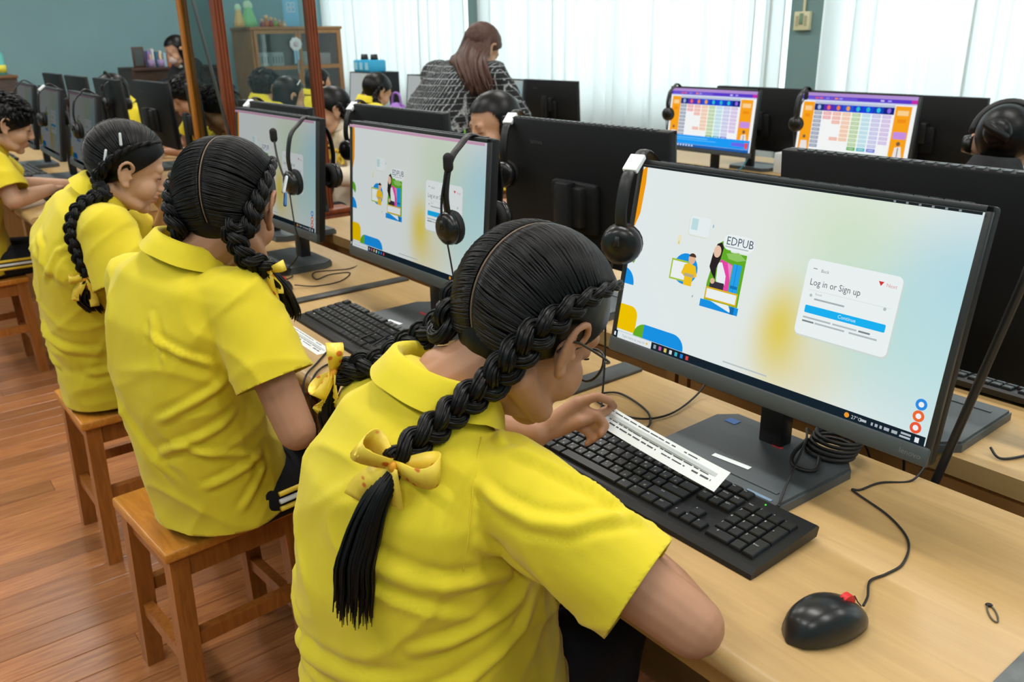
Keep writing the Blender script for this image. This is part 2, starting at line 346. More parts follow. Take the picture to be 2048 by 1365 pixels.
# ================================================================== DESKS
ZD = 0.72; ZC3 = 0.65
def desk(label, xf, xb, y0, y1, z, group):
    d = 1 if xb > xf else -1; W = abs(xb - xf); L = y1 - y0
    t = thing('computer_desk', label, 'desk', (xf, (y0 + y1) / 2, 0), 0 if d > 0 else pi, group)
    r = 0.016; prof = []
    for k in range(7): a = pi / 2 + pi * k / 6; prof.append((r + r * cos(a), z - r + r * sin(a)))
    prof += [(W, z - 2 * r), (W, z)]
    top = MB(); top.prism(prof, -L / 2 + 0.002, L / 2 - 0.002, 'xzy'); mk('top', top, DESK, t, 40)
    mk('back_panel', MB().box(W - 0.03, -L / 2 + 0.03, 0.06, W - 0.012, L / 2 - 0.03, z - 2 * r - 0.001), DESKD, t, False)
    for s in (-1, 1): mk('side_panel', MB().box(0.09, s * (L / 2 - 0.005), 0, W - 0.005, s * (L / 2 - 0.027), z - 2 * r - 0.001), DESKD, t, False)
    mk('front_rail', MB().box(0.06, -L / 2 + 0.03, z - 2 * r - 0.075, 0.078, L / 2 - 0.03, z - 2 * r - 0.001), DESKD, t, False)
    return t
AY = ((-0.63, 0.22), (0.22, 1.05), (1.05, 1.90), (1.90, 2.78))
g1 = 'pale desks of the near double row'
for (a, b), l in zip(AY, ('pale wooden desk at the bottom right picture corner', 'pale wooden desk under the large bright monitor and the black mouse', 'pale wooden desk with the loose name slip, in front of the middle girl', 'pale wooden desk beyond the first dark strip, at the end of the near row')):
    desk(l, 0.605, 1.12, a, b, ZD, g1)
for (a, b), l in zip(AY, ('pale back-row desk at the far right picture edge', 'pale back-row desk with a keyboard behind the large bright monitor', 'pale back-row desk behind the monitor seen from behind at the centre', 'pale back-row desk at the end beside the wooden posts')):
    desk(l, 1.735, 1.22, a, b, ZD, g1)
IY = ((3.56, 4.41), (4.41, 5.26), (5.26, 6.11), (6.11, 6.96))
g2 = 'pale desks of the far left double row'
for i, (a, b) in enumerate(IY):
    desk(('pale desk under the forearms of the boy at the left edge', 'pale desk second from the aisle in the left row', 'pale desk third from the aisle in the left row', 'pale desk farthest from the aisle in the left row')[i], 0.50, 1.015, a, b, ZD, g2)
for i, (a, b) in enumerate(IY):
    desk(('desk of the boy behind the wooden posts', 'desk behind the black monitor back left of the posts', 'desk of the far girl wearing a headset', 'farthest desk on the back side of the left row')[i], 1.63, 1.115, a, b, ZD, g2)
g3 = 'pale desks of the row by the windows'
CY = [(0.9 + 0.85 * k, 1.75 + 0.85 * k) for k in range(7)]
for i, (a, b) in enumerate(CY):
    desk('pale desk by the windows, number %s from the right, screen side' % ('one', 'two', 'three', 'four', 'five', 'six', 'seven')[i], 3.02, 3.53, a, b, ZC3, g3)
    desk('pale desk by the windows, number %s from the right, curtain side' % ('one', 'two', 'three', 'four', 'five', 'six', 'seven')[i], 4.14, 3.63, a, b, ZC3, g3)
# dark strips on the joints between desks
def strip(label, y, x0, x1, w):
    tag(mk('joint_strip', MB().rbox(x0, y - w / 2, ZD, x1, y + w / 2, ZD + 0.006, 0.002), STRIPM), label, 'strip', 'dark strips over the desk joints')
strip('dark worn strip over the desk joint behind the black keyboard at left', 1.905, 0.625, 1.115, 0.034)
strip('dark worn strip over the desk joint beside the glasses of the near girl', 1.065, 0.625, 1.115, 0.05)
t_ = thing('joint_strip', 'grey and red worn strip at the bottom right corner', 'strip', (0, 0, 0), 0, 'dark strips over the desk joints')
mk('rubber_edge', MB().rbox(0.61, 0.205, ZD, 1.115, 0.245, ZD + 0.006, 0.002), mat('worn_red_grey', '#6a6f70', 0.5, var=0.4, vscale=25), t_)
mk('red_wear', MB().box(0.70, 0.208, ZD + 0.006, 0.80, 0.222, ZD + 0.0066).box(0.85, 0.206, ZD + 0.006, 0.90, 0.216, ZD + 0.0066), mat('red_wear', '#8c4448', 0.6), t_)

# ================================================================== STOOLS
def stool(label, x, y, rz, h=0.42, s=0.295):
    t = thing('wooden_stool', label, 'stool', (x, y, 0), rz, 'square wooden stools')
    a = s / 2
    mk('seat', MB().rbox(-a, -a, h - 0.024, a, a, h, 0.006, 3), STOOLW, t)
    ft = 0.012; li = a - 0.012
    for sx in (-1, 1):
        for sy in (-1, 1):
            lx, ly = sx * (li - 0.017), sy * (li - 0.017); q = 0.0185; o_ = ft
            b = MB(); b.loft([[(lx + dx * q + sx * k * o_, ly + dy * q + sy * k * o_, z) for dx, dy in ((-1, -1), (1, -1), (1, 1), (-1, 1))] for z, k in ((0, 1), (h - 0.024, 0))])
            mk('leg', b, STOOLL, t, False)
    for ax in (0, 1):
        for sgn in (-1, 1):
            p = sgn * (li - 0.017)
            for nm, z0, z1, th, ext, k in (('apron', h - 0.075, h - 0.025, 0.009, 0.0, 0.15), ('stretcher', 0.135 if ax else 0.185, 0.165 if ax else 0.215, 0.011, 0.006, 0.55)):
                pp = p + sgn * ft * k; e = li - 0.036 + ft * k
                b = MB(); b.box(-e, pp - th, z0, e, pp + th, z1) if ax == 0 else b.box(pp - th, -e, z0, pp + th, e, z1)
                mk(nm, b, STOOLL, t, False)
    return t
stool('square wooden stool under the middle girl, bright seat grain showing', 0.448, 1.645, radians(4))
stool('square wooden stool under the girl with clips, left of the middle girl', 0.472, 2.372, radians(1))
stool('wooden stool under the boy at the left edge', 0.352, 4.07, radians(2))
stool('wooden stool under the near girl with glasses, hidden by her shirt', 0.43, 0.86, 0)
# ================================================================== SCREEN PICTURES
SW, SH = 0.524, 0.280        # lit area of a monitor
class Gfx:
    """flat print on a screen; u right, v down (0..1) as the viewer sees it; screen faces -X"""
    def __init__(s, pre, k): s.b = MB(); s.mats = []; s.ix = {}; s.pre = pre; s.k = k; s.lay = 0
    def mi(s, c):
        if c not in s.ix: s.ix[c] = len(s.mats); s.mats.append(emit('%s_%s' % (s.pre, c.strip('#')), c, s.k))
        return s.ix[c]
    def P(s, u, v): return (-0.0006 - 0.00008 * s.lay, SW / 2 - u * SW, SH / 2 - v * SH)
    def poly(s, pts, c): s.lay += 1; s.b.add([s.P(u, v) for u, v in pts], [tuple(range(len(pts)))], s.mi(c))
    def rect(s, u0, v0, u1, v1, c, r=0.0):
        if not r: return s.poly([(u0, v0), (u1, v0), (u1, v1), (u0, v1)], c)
        ru = r; rv = r * SW / SH; pts = []
        for cu, cv, a0 in ((u1 - ru, v0 + rv, -90), (u1 - ru, v1 - rv, 0), (u0 + ru, v1 - rv, 90), (u0 + ru, v0 + rv, 180)):
            for k in range(6): a = radians(a0 + 90 * k / 5); pts.append((cu + ru * cos(a), cv + rv * sin(a)))
        s.poly(pts, c)
    def disc(s, u, v, r, c, sx=1.0, sy=1.0, a0=0, a1=360):
        n = 24; pts = [(u + r * sx * cos(radians(a0 + (a1 - a0) * k / n)), v + r * sy * SW / SH * sin(radians(a0 + (a1 - a0) * k / n))) for k in range(n + (0 if a1 - a0 == 360 else 1))]
        if a1 - a0 not in (360, 180): pts.append((u, v))
        s.poly(pts, c)
    def text(s, body, u, v, h, c, squeeze=1.0, weight=0):
        s.lay += 1; vs, fs = text_geo(body)
        s.b.add([(s.P(0, 0)[0], SW / 2 - u * SW - p.x * h * SH * squeeze, SH / 2 - v * SH + p.y * h * SH) for p in vs], fs, s.mi(c))
    def mesh(s, name): return s.b.mesh(name, s.mats, False)
def login_bg(name, k):
    m = bpy.data.materials.new(name); m.use_nodes = True; N = m.node_tree.nodes; L = m.node_tree.links; N.clear()
    o = N.new('ShaderNodeOutputMaterial'); e = N.new('ShaderNodeEmission'); e.inputs[1].default_value = k; L.new(e.outputs[0], o.inputs[0])
    tc = N.new('ShaderNodeTexCoord'); prev = None
    for u, v, r, c, a, st in ((0.60, 0.10, 0.75, '#e8ecdf', 0.55, 1), (0.70, 0.20, 0.28, '#d3e6c8', 0.8, 1), (0.80, 0.55, 0.30, '#c2e0cf', 0.85, 1), (1.0, 0.32, 0.26, '#aed9e6', 0.9, 1), (1.02, 0.62, 0.34, '#b9e2e6', 0.8, 1),
                              (0.62, 0.85, 0.22, '#e3d9a8', 0.75, 1.0), (0.565, 0.68, 0.115, '#e2cf55', 0.95, 1.7)):
        vm = N.new('ShaderNodeVectorMath'); vm.operation = 'SUBTRACT'; vm.inputs[1].default_value = (0, SW / 2 - u * SW, SH / 2 - v * SH); L.new(tc.outputs['Object'], vm.inputs[0])
        vs = N.new('ShaderNodeVectorMath'); vs.operation = 'MULTIPLY'; vs.inputs[1].default_value = (0, 1, 1 / st); L.new(vm.outputs[0], vs.inputs[0])
        ln = N.new('ShaderNodeVectorMath'); ln.operation = 'LENGTH'; L.new(vs.outputs[0], ln.inputs[0])
        mr = N.new('ShaderNodeMapRange'); mr.interpolation_type = 'SMOOTHSTEP'; mr.inputs[1].default_value = 0; mr.inputs[2].default_value = r * SW; mr.inputs[3].default_value = a; mr.inputs[4].default_value = 0
        L.new(ln.outputs['Value'], mr.inputs[0])
        mx = N.new('ShaderNodeMix'); mx.data_type = 'RGBA'; L.new(mr.outputs[0], mx.inputs[0])
        if prev is None: mx.inputs[6].default_value = lin('#e4edee')
        else: L.new(prev, mx.inputs[6])
        mx.inputs[7].default_value = lin(c); prev = mx.outputs[2]
    L.new(prev, e.inputs[0]); return m
def login_gfx(pre, k, bar=True):
    g = Gfx(pre, k); BL, GR, YE = '#1a93e6', '#63ae28', '#f0c400'
    g.poly([(0, 0.03), (0.016, 0.0), (0.02, 0.1), (0.017, 0.27), (0, 0.36)], '#f29b12')
    g.disc(0.0, 0.52, 0.03, GR, 1, 1, -90, 40); g.disc(-0.012, 0.68, 0.05, BL, 1, 1, -90, 0); g.rect(0, 0.66, 0.036, 0.68, BL)
    g.poly([(0, 0.80)] + [(0.045 + 0.03 * sin(radians(a)), 0.855 - 0.055 * cos(radians(a))) for a in range(0, 91, 15)] + [(0.075, 0.95), (0, 0.95)], YE)
    g.poly([(0.11, 0.88)] + [(0.115 - 0.045 * sin(radians(a)), 0.96 - 0.08 * cos(radians(a))) for a in range(0, 91, 15)] + [(0.11, 0.96)], GR)
    g.poly([(0.11, 0.88), (0.22, 0.88)] + [(0.225 + 0.045 * sin(radians(a)), 0.955 - 0.075 * cos(radians(a))) for a in range(0, 91, 15)] + [(0.27, 0.96), (0.11, 0.96)], BL)
    # round blue badge with white board and a student in yellow
    g.disc(0.226, 0.515, 0.045, BL); g.rect(0.172, 0.472, 0.236, 0.585, '#a9c739'); g.rect(0.177, 0.482, 0.236, 0.576, '#eef4f4')
    g.poly([(0.222, 0.49), (0.240, 0.478), (0.262, 0.49), (0.272, 0.54), (0.258, 0.555), (0.258, 0.60), (0.228, 0.60), (0.228, 0.555), (0.214, 0.54)], '#f2c320')
    g.disc(0.245, 0.453, 0.0125, '#e3b795', 1, 1.3); g.disc(0.246, 0.443, 0.0125, '#4a352d', 1, 0.8, 180, 360); g.rect(0.226, 0.535, 0.262, 0.552, '#b9ad8e')
    g.disc(0.187, 0.36, 0.007, '#efe6c4', 1, 1.5); g.rect(0.184, 0.375, 0.190, 0.392, '#e8d36a')
    # soft card with pale lettering
    g.rect(0.213, 0.23, 0.285, 0.335, '#dfe4d8', 0.01); g.rect(0.216, 0.228, 0.288, 0.328, '#e9f2f2', 0.01); g.rect(0.222, 0.24, 0.245, 0.30, '#bfe0e4')
    # poster: green board, girl with pink bag, blue locker
    g.poly([(0.330, 0.34), (0.352, 0.315), (0.375, 0.375), (0.428, 0.375), (0.428, 0.645), (0.312, 0.645), (0.312, 0.55)], GR)
    g.poly([(0.36, 0.385), (0.40, 0.37), (0.428, 0.40), (0.40, 0.415), (0.37, 0.41)], '#93c966')
    g.rect(0.390, 0.43, 0.418, 0.575, '#28a4ee'); g.rect(0.402, 0.43, 0.404, 0.575, '#1783cc'); g.rect(0.392, 0.54, 0.416, 0.555, '#1677bb')
    g.poly([(0.345, 0.42), (0.386, 0.435), (0.388, 0.575), (0.365, 0.575), (0.345, 0.50)], '#e84aa6'); g.poly([(0.37, 0.43), (0.388, 0.44), (0.388, 0.52)], '#f08cc8')
    g.poly([(0.338, 0.44), (0.352, 0.435), (0.372, 0.50), (0.374, 0.545), (0.352, 0.568), (0.342, 0.53)], '#eef2f5')
    g.poly([(0.340, 0.335), (0.326, 0.345), (0.316, 0.40), (0.312, 0.47), (0.322, 0.50), (0.338, 0.53), (0.336, 0.47), (0.345, 0.42), (0.349, 0.36)], '#2c2326')
    g.disc(0.330, 0.385, 0.0125, '#eac2ab', 1, 1.35); g.rect(0.324, 0.54, 0.372, 0.58, '#3b3440'); g.disc(0.331, 0.54, 0.008, '#e3b79d')
    g.rect(0.314, 0.574, 0.424, 0.640, '#e0b520'); g.rect(0.318, 0.583, 0.420, 0.632, '#eef3f3')
    g.rect(0.302, 0.645, 0.434, 0.685, BL); g.poly([(0.335, 0.643), (0.40, 0.643), (0.412, 0.68)], '#eef3f3'); g.rect(0.408, 0.645, 0.421, 0.685, '#1670b0')
    g.rect(0.345, 0.285, 0.446, 0.365, '#eef5f5', 0.02); g.text('EDPUB', 0.354, 0.338, 0.060, '#4b5a6b', 0.93); g.rect(0.354, 0.346, 0.430, 0.352, '#b8c2c6')
    g.rect(0.30, 0.255, 0.303, 0.27, '#7fa9c2'); g.rect(0.272, 0.64, 0.275, 0.652, '#7f9aa8')
    # log in card
    g.rect(0.615, 0.325, 0.867, 0.688, '#d2dcd6', 0.014); g.rect(0.614, 0.318, 0.864, 0.68, '#eef5f5', 0.014)
    g.text('Back', 0.654, 0.374, 0.022, '#8a9496'); g.rect(0.632, 0.36, 0.643, 0.364, '#8a9496')
    g.text('Log in or Sign up', 0.630, 0.440, 0.044, '#5d686c', 0.86)
    g.poly([(0.806, 0.355), (0.82, 0.355), (0.813, 0.375)], '#d5363a'); g.text('Next', 0.826, 0.374, 0.024, '#e0a0a0')
    g.rect(0.632, 0.462, 0.850, 0.464, '#d8e0e0'); g.text('Email', 0.652, 0.483, 0.016, '#a8b2b4'); g.rect(0.652, 0.498, 0.735, 0.506, '#a9b4b6'); g.disc(0.641, 0.488, 0.004, '#b8c2c4'); g.disc(0.836, 0.47, 0.004, '#b8c2c4')
    g.rect(0.632, 0.536, 0.848, 0.572, '#1db4f5', 0.003); g.text('Continue', 0.724, 0.561, 0.024, '#d8f2ff')
    for v, segs in ((0.590, ((0.632, 0.71, '#b4bec0'), (0.715, 0.78, '#b9c3c5'), (0.785, 0.815, '#7e888c'))), (0.608, ((0.632, 0.665, '#7e888c'), (0.668, 0.75, '#b4bec0'), (0.762, 0.835, '#b4bec0')))):
        for a, b, c in segs: g.rect(a, v, b, v + 0.008, c)
    g.rect(0.42, 0.927, 0.565, 0.934, '#b9c4c6')
    # floating round buttons
    for v, c in ((0.827, '#2f8de4'), (0.879, '#ef6a35'), (0.931, '#ee5a3a')): g.disc(0.972, v, 0.0135, c); g.disc(0.972, v, 0.0065, '#f3f5f6')
    # taskbar
    g.rect(0, 0.957, 1, 1.0, '#17242e'); g.rect(0.016, 0.958, 0.158, 0.999, '#e3eaec'); g.text('Type here to search', 0.035, 0.986, 0.022, '#a3acaf'); g.disc(0.14, 0.978, 0.004, '#e8c86a')
    for k_, c in enumerate(('#8fa2ae', '#c85a9a', '#d9c06a', '#d9dde0', '#3fb2c8', '#2c7fe0', '#d8484a')): g.rect(0.168 + 0.021 * k_, 0.967, 0.178 + 0.021 * k_, 0.989, c)
    g.rect(0.003, 0.967, 0.010, 0.989, '#dfe8ee')
    g.disc(0.806, 0.978, 0.0065, '#f09a2e'); g.text('27°C', 0.818, 0.987, 0.024, '#c8d0d4'); g.rect(0.842, 0.973, 0.858, 0.984, '#b4bec4')
    for a, b in ((0.870, 0.875), (0.880, 0.887), (0.892, 0.898), (0.903, 0.916), (0.922, 0.936)): g.rect(a, 0.972, b, 0.986, '#aab4ba')
    g.rect(0.944, 0.966, 0.968, 0.975, '#b4bec4'); g.rect(0.942, 0.981, 0.968, 0.990, '#b4bec4'); g.rect(0.978, 0.968, 0.988, 0.990, '#e6ecee')
    # thin browser strip
    if bar:
        g.rect(0, 0, 1, 0.012, '#22282a')
        for k_ in range(6): g.rect(0.80 + 0.03 * k_, 0.002, 0.806 + 0.03 * k_, 0.010, '#8b9396')
    else: g.rect(0, 0, 1, 0.02, '#d9a9c6')
    return g
def table_gfx(pre, k, banner):
    g = Gfx(pre, k)
    g.rect(0, 0, 1, 0.05, '#b08fd0'); g.rect(0, 0.05, 1, 0.105, '#5a3cc8'); g.rect(0.02, 0.06, 0.5, 0.095, '#6e55d2')
    for a, c in ((0.12, '#e05a6a'), (0.16, '#d86a8a'), (0.22, '#8f86e0'), (0.30, '#f08a4a'), (0.34, '#9f9aea'), (0.70, '#c9c3f2'), (0.76, '#a49df0')): g.rect(a, 0.066, a + 0.03, 0.09, c)
    g.rect(0.95, 0.05, 1, 0.105, '#c22fa8'); g.rect(0, 0.105, 1, 0.125, '#c9cfee')
    g.rect(0, 0.125, 1, 1, '#f2f4f4')
    for a, b in ((0.02, 0.125), (0.835, 0.965)):
        g.rect(a, 0.14, b, 0.93, '#f6a21c'); g.rect(a + 0.02, 0.20, b - 0.02, 0.27, '#f8cf92'); g.rect(a + 0.03, 0.32, b - 0.03, 0.37, '#ef8d1a')
    g.rect(0.85, 0.50, 0.955, 0.60, '#c58fe0', 0.01); g.disc(0.905, 0.665, 0.016, '#7a5a4a'); g.poly([(0.87, 0.93), (0.88, 0.72), (0.93, 0.70), (0.955, 0.93)], '#e9e4e2'); g.rect(0.905, 0.72, 0.912, 0.9, '#5a4a4a')
    g.disc(0.07, 0.67, 0.014, '#7a5a4a'); g.poly([(0.035, 0.93), (0.045, 0.73), (0.10, 0.73), (0.115, 0.93)], '#e6e1df'); g.poly([(0.835, 0.93), (0.835, 0.80), (0.86, 0.93)], '#e8d028')
    g.rect(0.128, 0.13, 0.83, 0.165, '#b7c3d8')
    cols = ['#20307a', '#5e2fae', '#3a3fc0', '#2b55d0', '#1d3fd0', '#1547dc', '#1a3fb8', '#15247c']
    dots = ['#9fb2da', '#ef6a6a', '#f0803a', '#f0a13a', '#2fc0c8', '#2fb6c0', '#2fc0d8', '#8a6ae0']
    for i in range(8):
        a = 0.128 + 0.0877 * i; g.rect(a, 0.165, a + 0.0878, 0.265, cols[i]); g.disc(a + 0.045, 0.213, 0.016, dots[i], 1, 1.2)
    base = ['#9aa2b4', '#f2a8a4', '#f4b49c', '#f6c69c', '#b4d494', '#b4e0e8', '#c4c6ea', '#d2bfe6']; last = ['#8fa0b8', None, None, None, '#4fae3a', '#35b4c0', '#6a7ad8', '#9a78c8']
    rows = [9, 2, 4, 7, 9, 9, 9, 7]
    for i in range(8):
        a = 0.128 + 0.0877 * i
        for r in range(9):
            v = 0.275 + 0.062 * r
            if r < rows[i] and not (i == 2 and r == 3) or (i == 2 and r == 6): g.rect(a + 0.006, v, a + 0.080, v + 0.05, last[i] if (r == 8 and last[i]) else base[i]); g.rect(a + 0.018, v + 0.018, a + 0.066, v + 0.030, '#d9d5e0' if i else '#c4c9d4')
    if banner: g.rect(0.05, 0.80, 1, 0.955, '#1f9af2'); g.rect(0.11, 0.835, 0.52, 0.85, '#6fc3fa'); g.rect(0.11, 0.87, 0.62, 0.885, '#5ab8f8'); g.rect(0.80, 0.85, 0.99, 0.91, '#6a6ae8'); g.rect(0.05, 0.80, 0.065, 0.955, '#f0b22a'); g.rect(0.95, 0.84, 0.98, 0.94, '#e8504a')
    g.rect(0, 0.957, 1, 1.0, '#1a5fae')
    for k_ in range(8): g.rect(0.09 + 0.035 * k_, 0.965, 0.108 + 0.035 * k_, 0.99, '#dfe9f2')
    return g
# ================================================================== MONITORS
def panel_meshes():
    W, H = 0.54, 0.312
    h = MB(); h.rbox(0.0, -W / 2, -H / 2, 0.022, W / 2, H / 2, 0.005, 2); h.rbox(0.018, -0.075, -0.085, 0.040, 0.075, 0.03, 0.010, 2)
    hm = h.mesh('back_cover', BLKB, 35)
    f = MB(); t = 0.008; ch = 0.024
    f.rbox(-0.004, -W / 2, H / 2 - t, 0.004, W / 2, H / 2, 0.0015); f.rbox(-0.004, -W / 2, -H / 2, 0.004, -W / 2 + t, H / 2, 0.0015); f.rbox(-0.004, W / 2 - t, -H / 2, 0.004, W / 2, H / 2, 0.0015)
    fm = f.mesh('bezel', DGREY, 35)
    c = MB(); c.rbox(-0.007, -W / 2, -H / 2, 0.006, W / 2, -H / 2 + ch, 0.003); cm = c.mesh('chin_bar', GREYP, 35)
    s = MB(); s.box(-0.0005, -SW / 2, -SH / 2, 0.0, SW / 2, SH / 2)
    v = MB()
    for k in range(26): v.box(0.006, -0.24 + k * 0.0185, H / 2 - 0.0015, 0.018, -0.24 + k * 0.0185 + 0.011, H / 2 + 0.0015)
    vm = v.mesh('vent_slots', GREYP, False)
    nk = MB(); nk.rbox(-0.018, -0.02, 0.015, 0.012, 0.02, 0.30, 0.004); nk.rbox(-0.05, -0.045, 0.20, -0.005, 0.045, 0.29, 0.006); nm = nk.mesh('stand_neck', BLK, 35)
    b = MB(); pr = [(-0.105, -0.118), (0.07, -0.122), (0.098, -0.10), (0.098, 0.10), (0.07, 0.122), (-0.105, 0.118)]
    b.prism(pr, 0.0, 0.013, 'xyz'); b.prism([(x * (0.96 if x < 0 else 0.98), y * 0.975) for x, y in pr], 0.013, 0.0175, 'xyz'); b.rbox(-0.075, -0.1, 0.0175, -0.068, 0.1, 0.019, 0.0005, 1); bm_ = b.mesh('stand_base', GREYP, 25)
    return hm, fm, cm, s, vm, nm, bm_
HM, FM, CM, SM, VM, NM, BM_ = panel_meshes()
_b = MB(); vs_, fs_ = text_geo('lenovo'); _b.add([(0.0225, p.x * 0.016 , p.y * 0.016) for p in vs_], fs_); LOGOM = _b.mesh('logo', mat('logo_grey', '#4d5254', 0.4), False)
_b = MB(); vs_, fs_ = text_geo('lenovo'); _b.add([(-0.0072, -p.x * 0.010, p.y * 0.010) for p in vs_], fs_); LOGOF = _b.mesh('logo', mat('logo_dim', '#6a7073', 0.4), False)
SCRO = mat('screen_off', '#0c0e10', 0.2)
def monitor(label, x, y, zdesk, rz=0.0, tilt=8, scr=None, gfx=None, zc=0.267, group=None, base=True, dx=0.0):
    t = thing('monitor', label, 'monitor', (x, y, zdesk), rz, group)
    def part(n, me): return ob(n, me, t, (0, 0, zc), (0, radians(tilt), 0))
    part('back_cover', HM); part('bezel', FM); part('chin_bar', CM); part('vent_slots', VM); o = part('logo', LOGOM); o.data = LOGOM
    lp = part('logo', LOGOF); lp.location = (0, 0, zc); lp.delta_location = (0, 0, 0)
    M = Matrix.Rotation(radians(tilt), 3, 'Y'); lp.location = M @ V((0, -0.235, -0.148)) + V((0, 0, zc)); o.location = M @ V((0, -0.16, 0.10)) + V((0, 0, zc))
    off = 0.5 * (0.024 - 0.008); sl = M @ V((0, 0, off)) + V((0, 0, zc))
    so = ob('screen', SM.mesh('screen', scr or SCRO, False), t, sl, (0, radians(tilt), 0))
    if gfx: ob('screen_picture', gfx, so)
    if base: ob('stand_neck', NM, t, (0.062, 0, 0)); ob('stand_base', BM_, t)
    return t
G_NEAR = login_gfx('scrA', 0.95).mesh('screen_picture'); BG_NEAR = login_bg('login_background', 0.95)
G_MID = login_gfx('scrB', 0.72, False).mesh('screen_picture'); BG_MID = login_bg('login_background_mid', 0.72)
G_DIM = login_gfx('scrC', 0.50, False).mesh('screen_picture'); BG_DIM = login_bg('login_background_dim', 0.50)
G_LOW = login_gfx('scrD', 0.13, False).mesh('screen_picture'); BG_LOW = login_bg('login_background_low', 0.13)  # low strength stands in for screens darkening at a grazing view
T1 = table_gfx('tabA', 1.0, True).mesh('screen_picture'); T2 = table_gfx('tabB', 1.0, False).mesh('screen_picture'); TBG = emit('table_bg', '#f2f4f4', 0.95)
gA = 'monitors of the near row'
mA1 = monitor('large bright monitor with log in page, in front of the girl with glasses', 0.97, 0.682, ZD, 0, 11, BG_NEAR, G_NEAR, group=gA)
mA2 = monitor('monitor with log in page and headset, left of the near girl', 0.93, 1.545, ZD, 0, 5, BG_MID, G_MID, 0.275, group=gA)
mA3 = monitor('monitor with log in page between the wooden posts and the middle girl', 0.935, 2.272, ZD, 0, 6, BG_DIM, G_DIM, 0.268, group=gA)
gB = 'monitors seen from behind'
monitor('black monitor back at the right edge, behind the large bright monitor', 1.31, 0.62, ZD, pi, 4, zc=0.262, group=gB)
monitor('black monitor back at the centre with a white-tagged headset on its corner', 1.31, 1.42, ZD, pi, 3, zc=0.27, group=gB)
monitor('black monitor back just above the middle log in screen', 1.30, 2.20, ZD, pi, 3, zc=0.262, group=gB)
monitor('black monitor back seen between the two grooved posts', 1.13, 2.66, ZD, pi, 3, zc=0.262, group=gB)
# far left double row
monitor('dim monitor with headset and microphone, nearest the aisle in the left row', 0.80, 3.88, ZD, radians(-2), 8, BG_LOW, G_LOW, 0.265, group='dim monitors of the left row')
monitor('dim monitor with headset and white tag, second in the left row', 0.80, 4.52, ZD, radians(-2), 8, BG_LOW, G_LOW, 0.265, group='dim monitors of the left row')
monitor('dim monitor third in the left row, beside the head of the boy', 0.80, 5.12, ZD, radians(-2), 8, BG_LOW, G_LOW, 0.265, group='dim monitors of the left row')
monitor('black monitor back edge beside the orange wooden post', 1.34, 4.06, ZD, pi - radians(14), 3, zc=0.262, group=gB)
monitor('tall black monitor back left of the orange wooden post', 1.30, 4.55, ZD, pi, 3, zc=0.268, group=gB)
monitor('black monitor back hiding the far girl with a headset', 1.30, 5.39, ZD, pi, 3, zc=0.258, group=gB)
monitor('small black monitor back left of the far girl', 1.30, 6.15, ZD, pi, 3, zc=0.255, group=gB)
monitor('farthest small black monitor back in the left row', 1.30, 6.85, ZD, pi, 3, zc=0.255, group=gB)
# row by the windows
monitor('monitor showing a colourful timetable with blue banner, left one', 3.40, 2.79, ZC3, 0, 6, TBG, T1, 0.262, group='timetable monitors by the windows')
monitor('monitor showing a colourful timetable, right one', 3.40, 2.025, ZC3, 0, 6, TBG, T2, 0.27, group='timetable monitors by the windows')
monitor('pale screen mostly hidden right of the standing woman', 3.40, 4.53, ZC3, 0, 6, BG_DIM, None, 0.262)
monitor('pale screen edge left of the standing woman', 3.40, 5.36, ZC3, 0, 6, BG_DIM, None, 0.262)
monitor('pale screen under the blue bottle pack', 3.40, 6.25, ZC3, 0, 6, BG_DIM, None, 0.262)
monitor('black monitor back against the curtain right of the standing woman', 3.75, 4.39, ZC3, pi, 3, zc=0.24, group=gB)
monitor('black monitor back between the two timetable monitors', 3.75, 2.75, ZC3, pi, 3, zc=0.25, group=gB)
monitor('black monitor back right of the right timetable monitor', 3.75, 1.905, ZC3, pi, 3, zc=0.245, group=gB)
monitor('black monitor back against the curtain left of the standing woman', 3.75, 5.75, ZC3, pi, 3, zc=0.24, group=gB)
# stickers on the big monitor stand
def sticker(parent, name, x, y, sx, sy, m, z=0.0178, rz=0.0):
    return ob(name, MB().box(-sx / 2, -sy / 2, 0, sx / 2, sy / 2, 0.0005).mesh(name, m, False), parent, (x, y, z), (0, 0, rz))
BLUEST = mat('blue_sticker', '#2b6fc0', 0.4); REDST = mat('red_sticker', '#b8323a', 0.4)
sticker(mA1, 'chip_sticker', 0.066, 0.085, 0.016, 0.020, BLUEST); sticker(mA1, 'red_sticker', 0.045, -0.015, 0.006, 0.018, REDST)
sticker(mA1, 'white_label', -0.045, 0.0, 0.010, 0.062, WHITEP, 0.0178, radians(5)); sticker(mA1, 'blue_label', -0.094, -0.085, 0.006, 0.04, mat('dusty_blue', '#6f8ba3', 0.5))
sticker(mA2, 'white_label', -0.05, 0.02, 0.010, 0.045, WHITEP, 0.0178, radians(8)); sticker(mA2, 'white_label', -0.095, -0.06, 0.012, 0.022, WHITEP); sticker(mA2, 'red_sticker', 0.03, 0.03, 0.008, 0.025, REDST)
sticker(mA3, 'white_label', -0.085, 0.03, 0.01, 0.03, WHITEP)

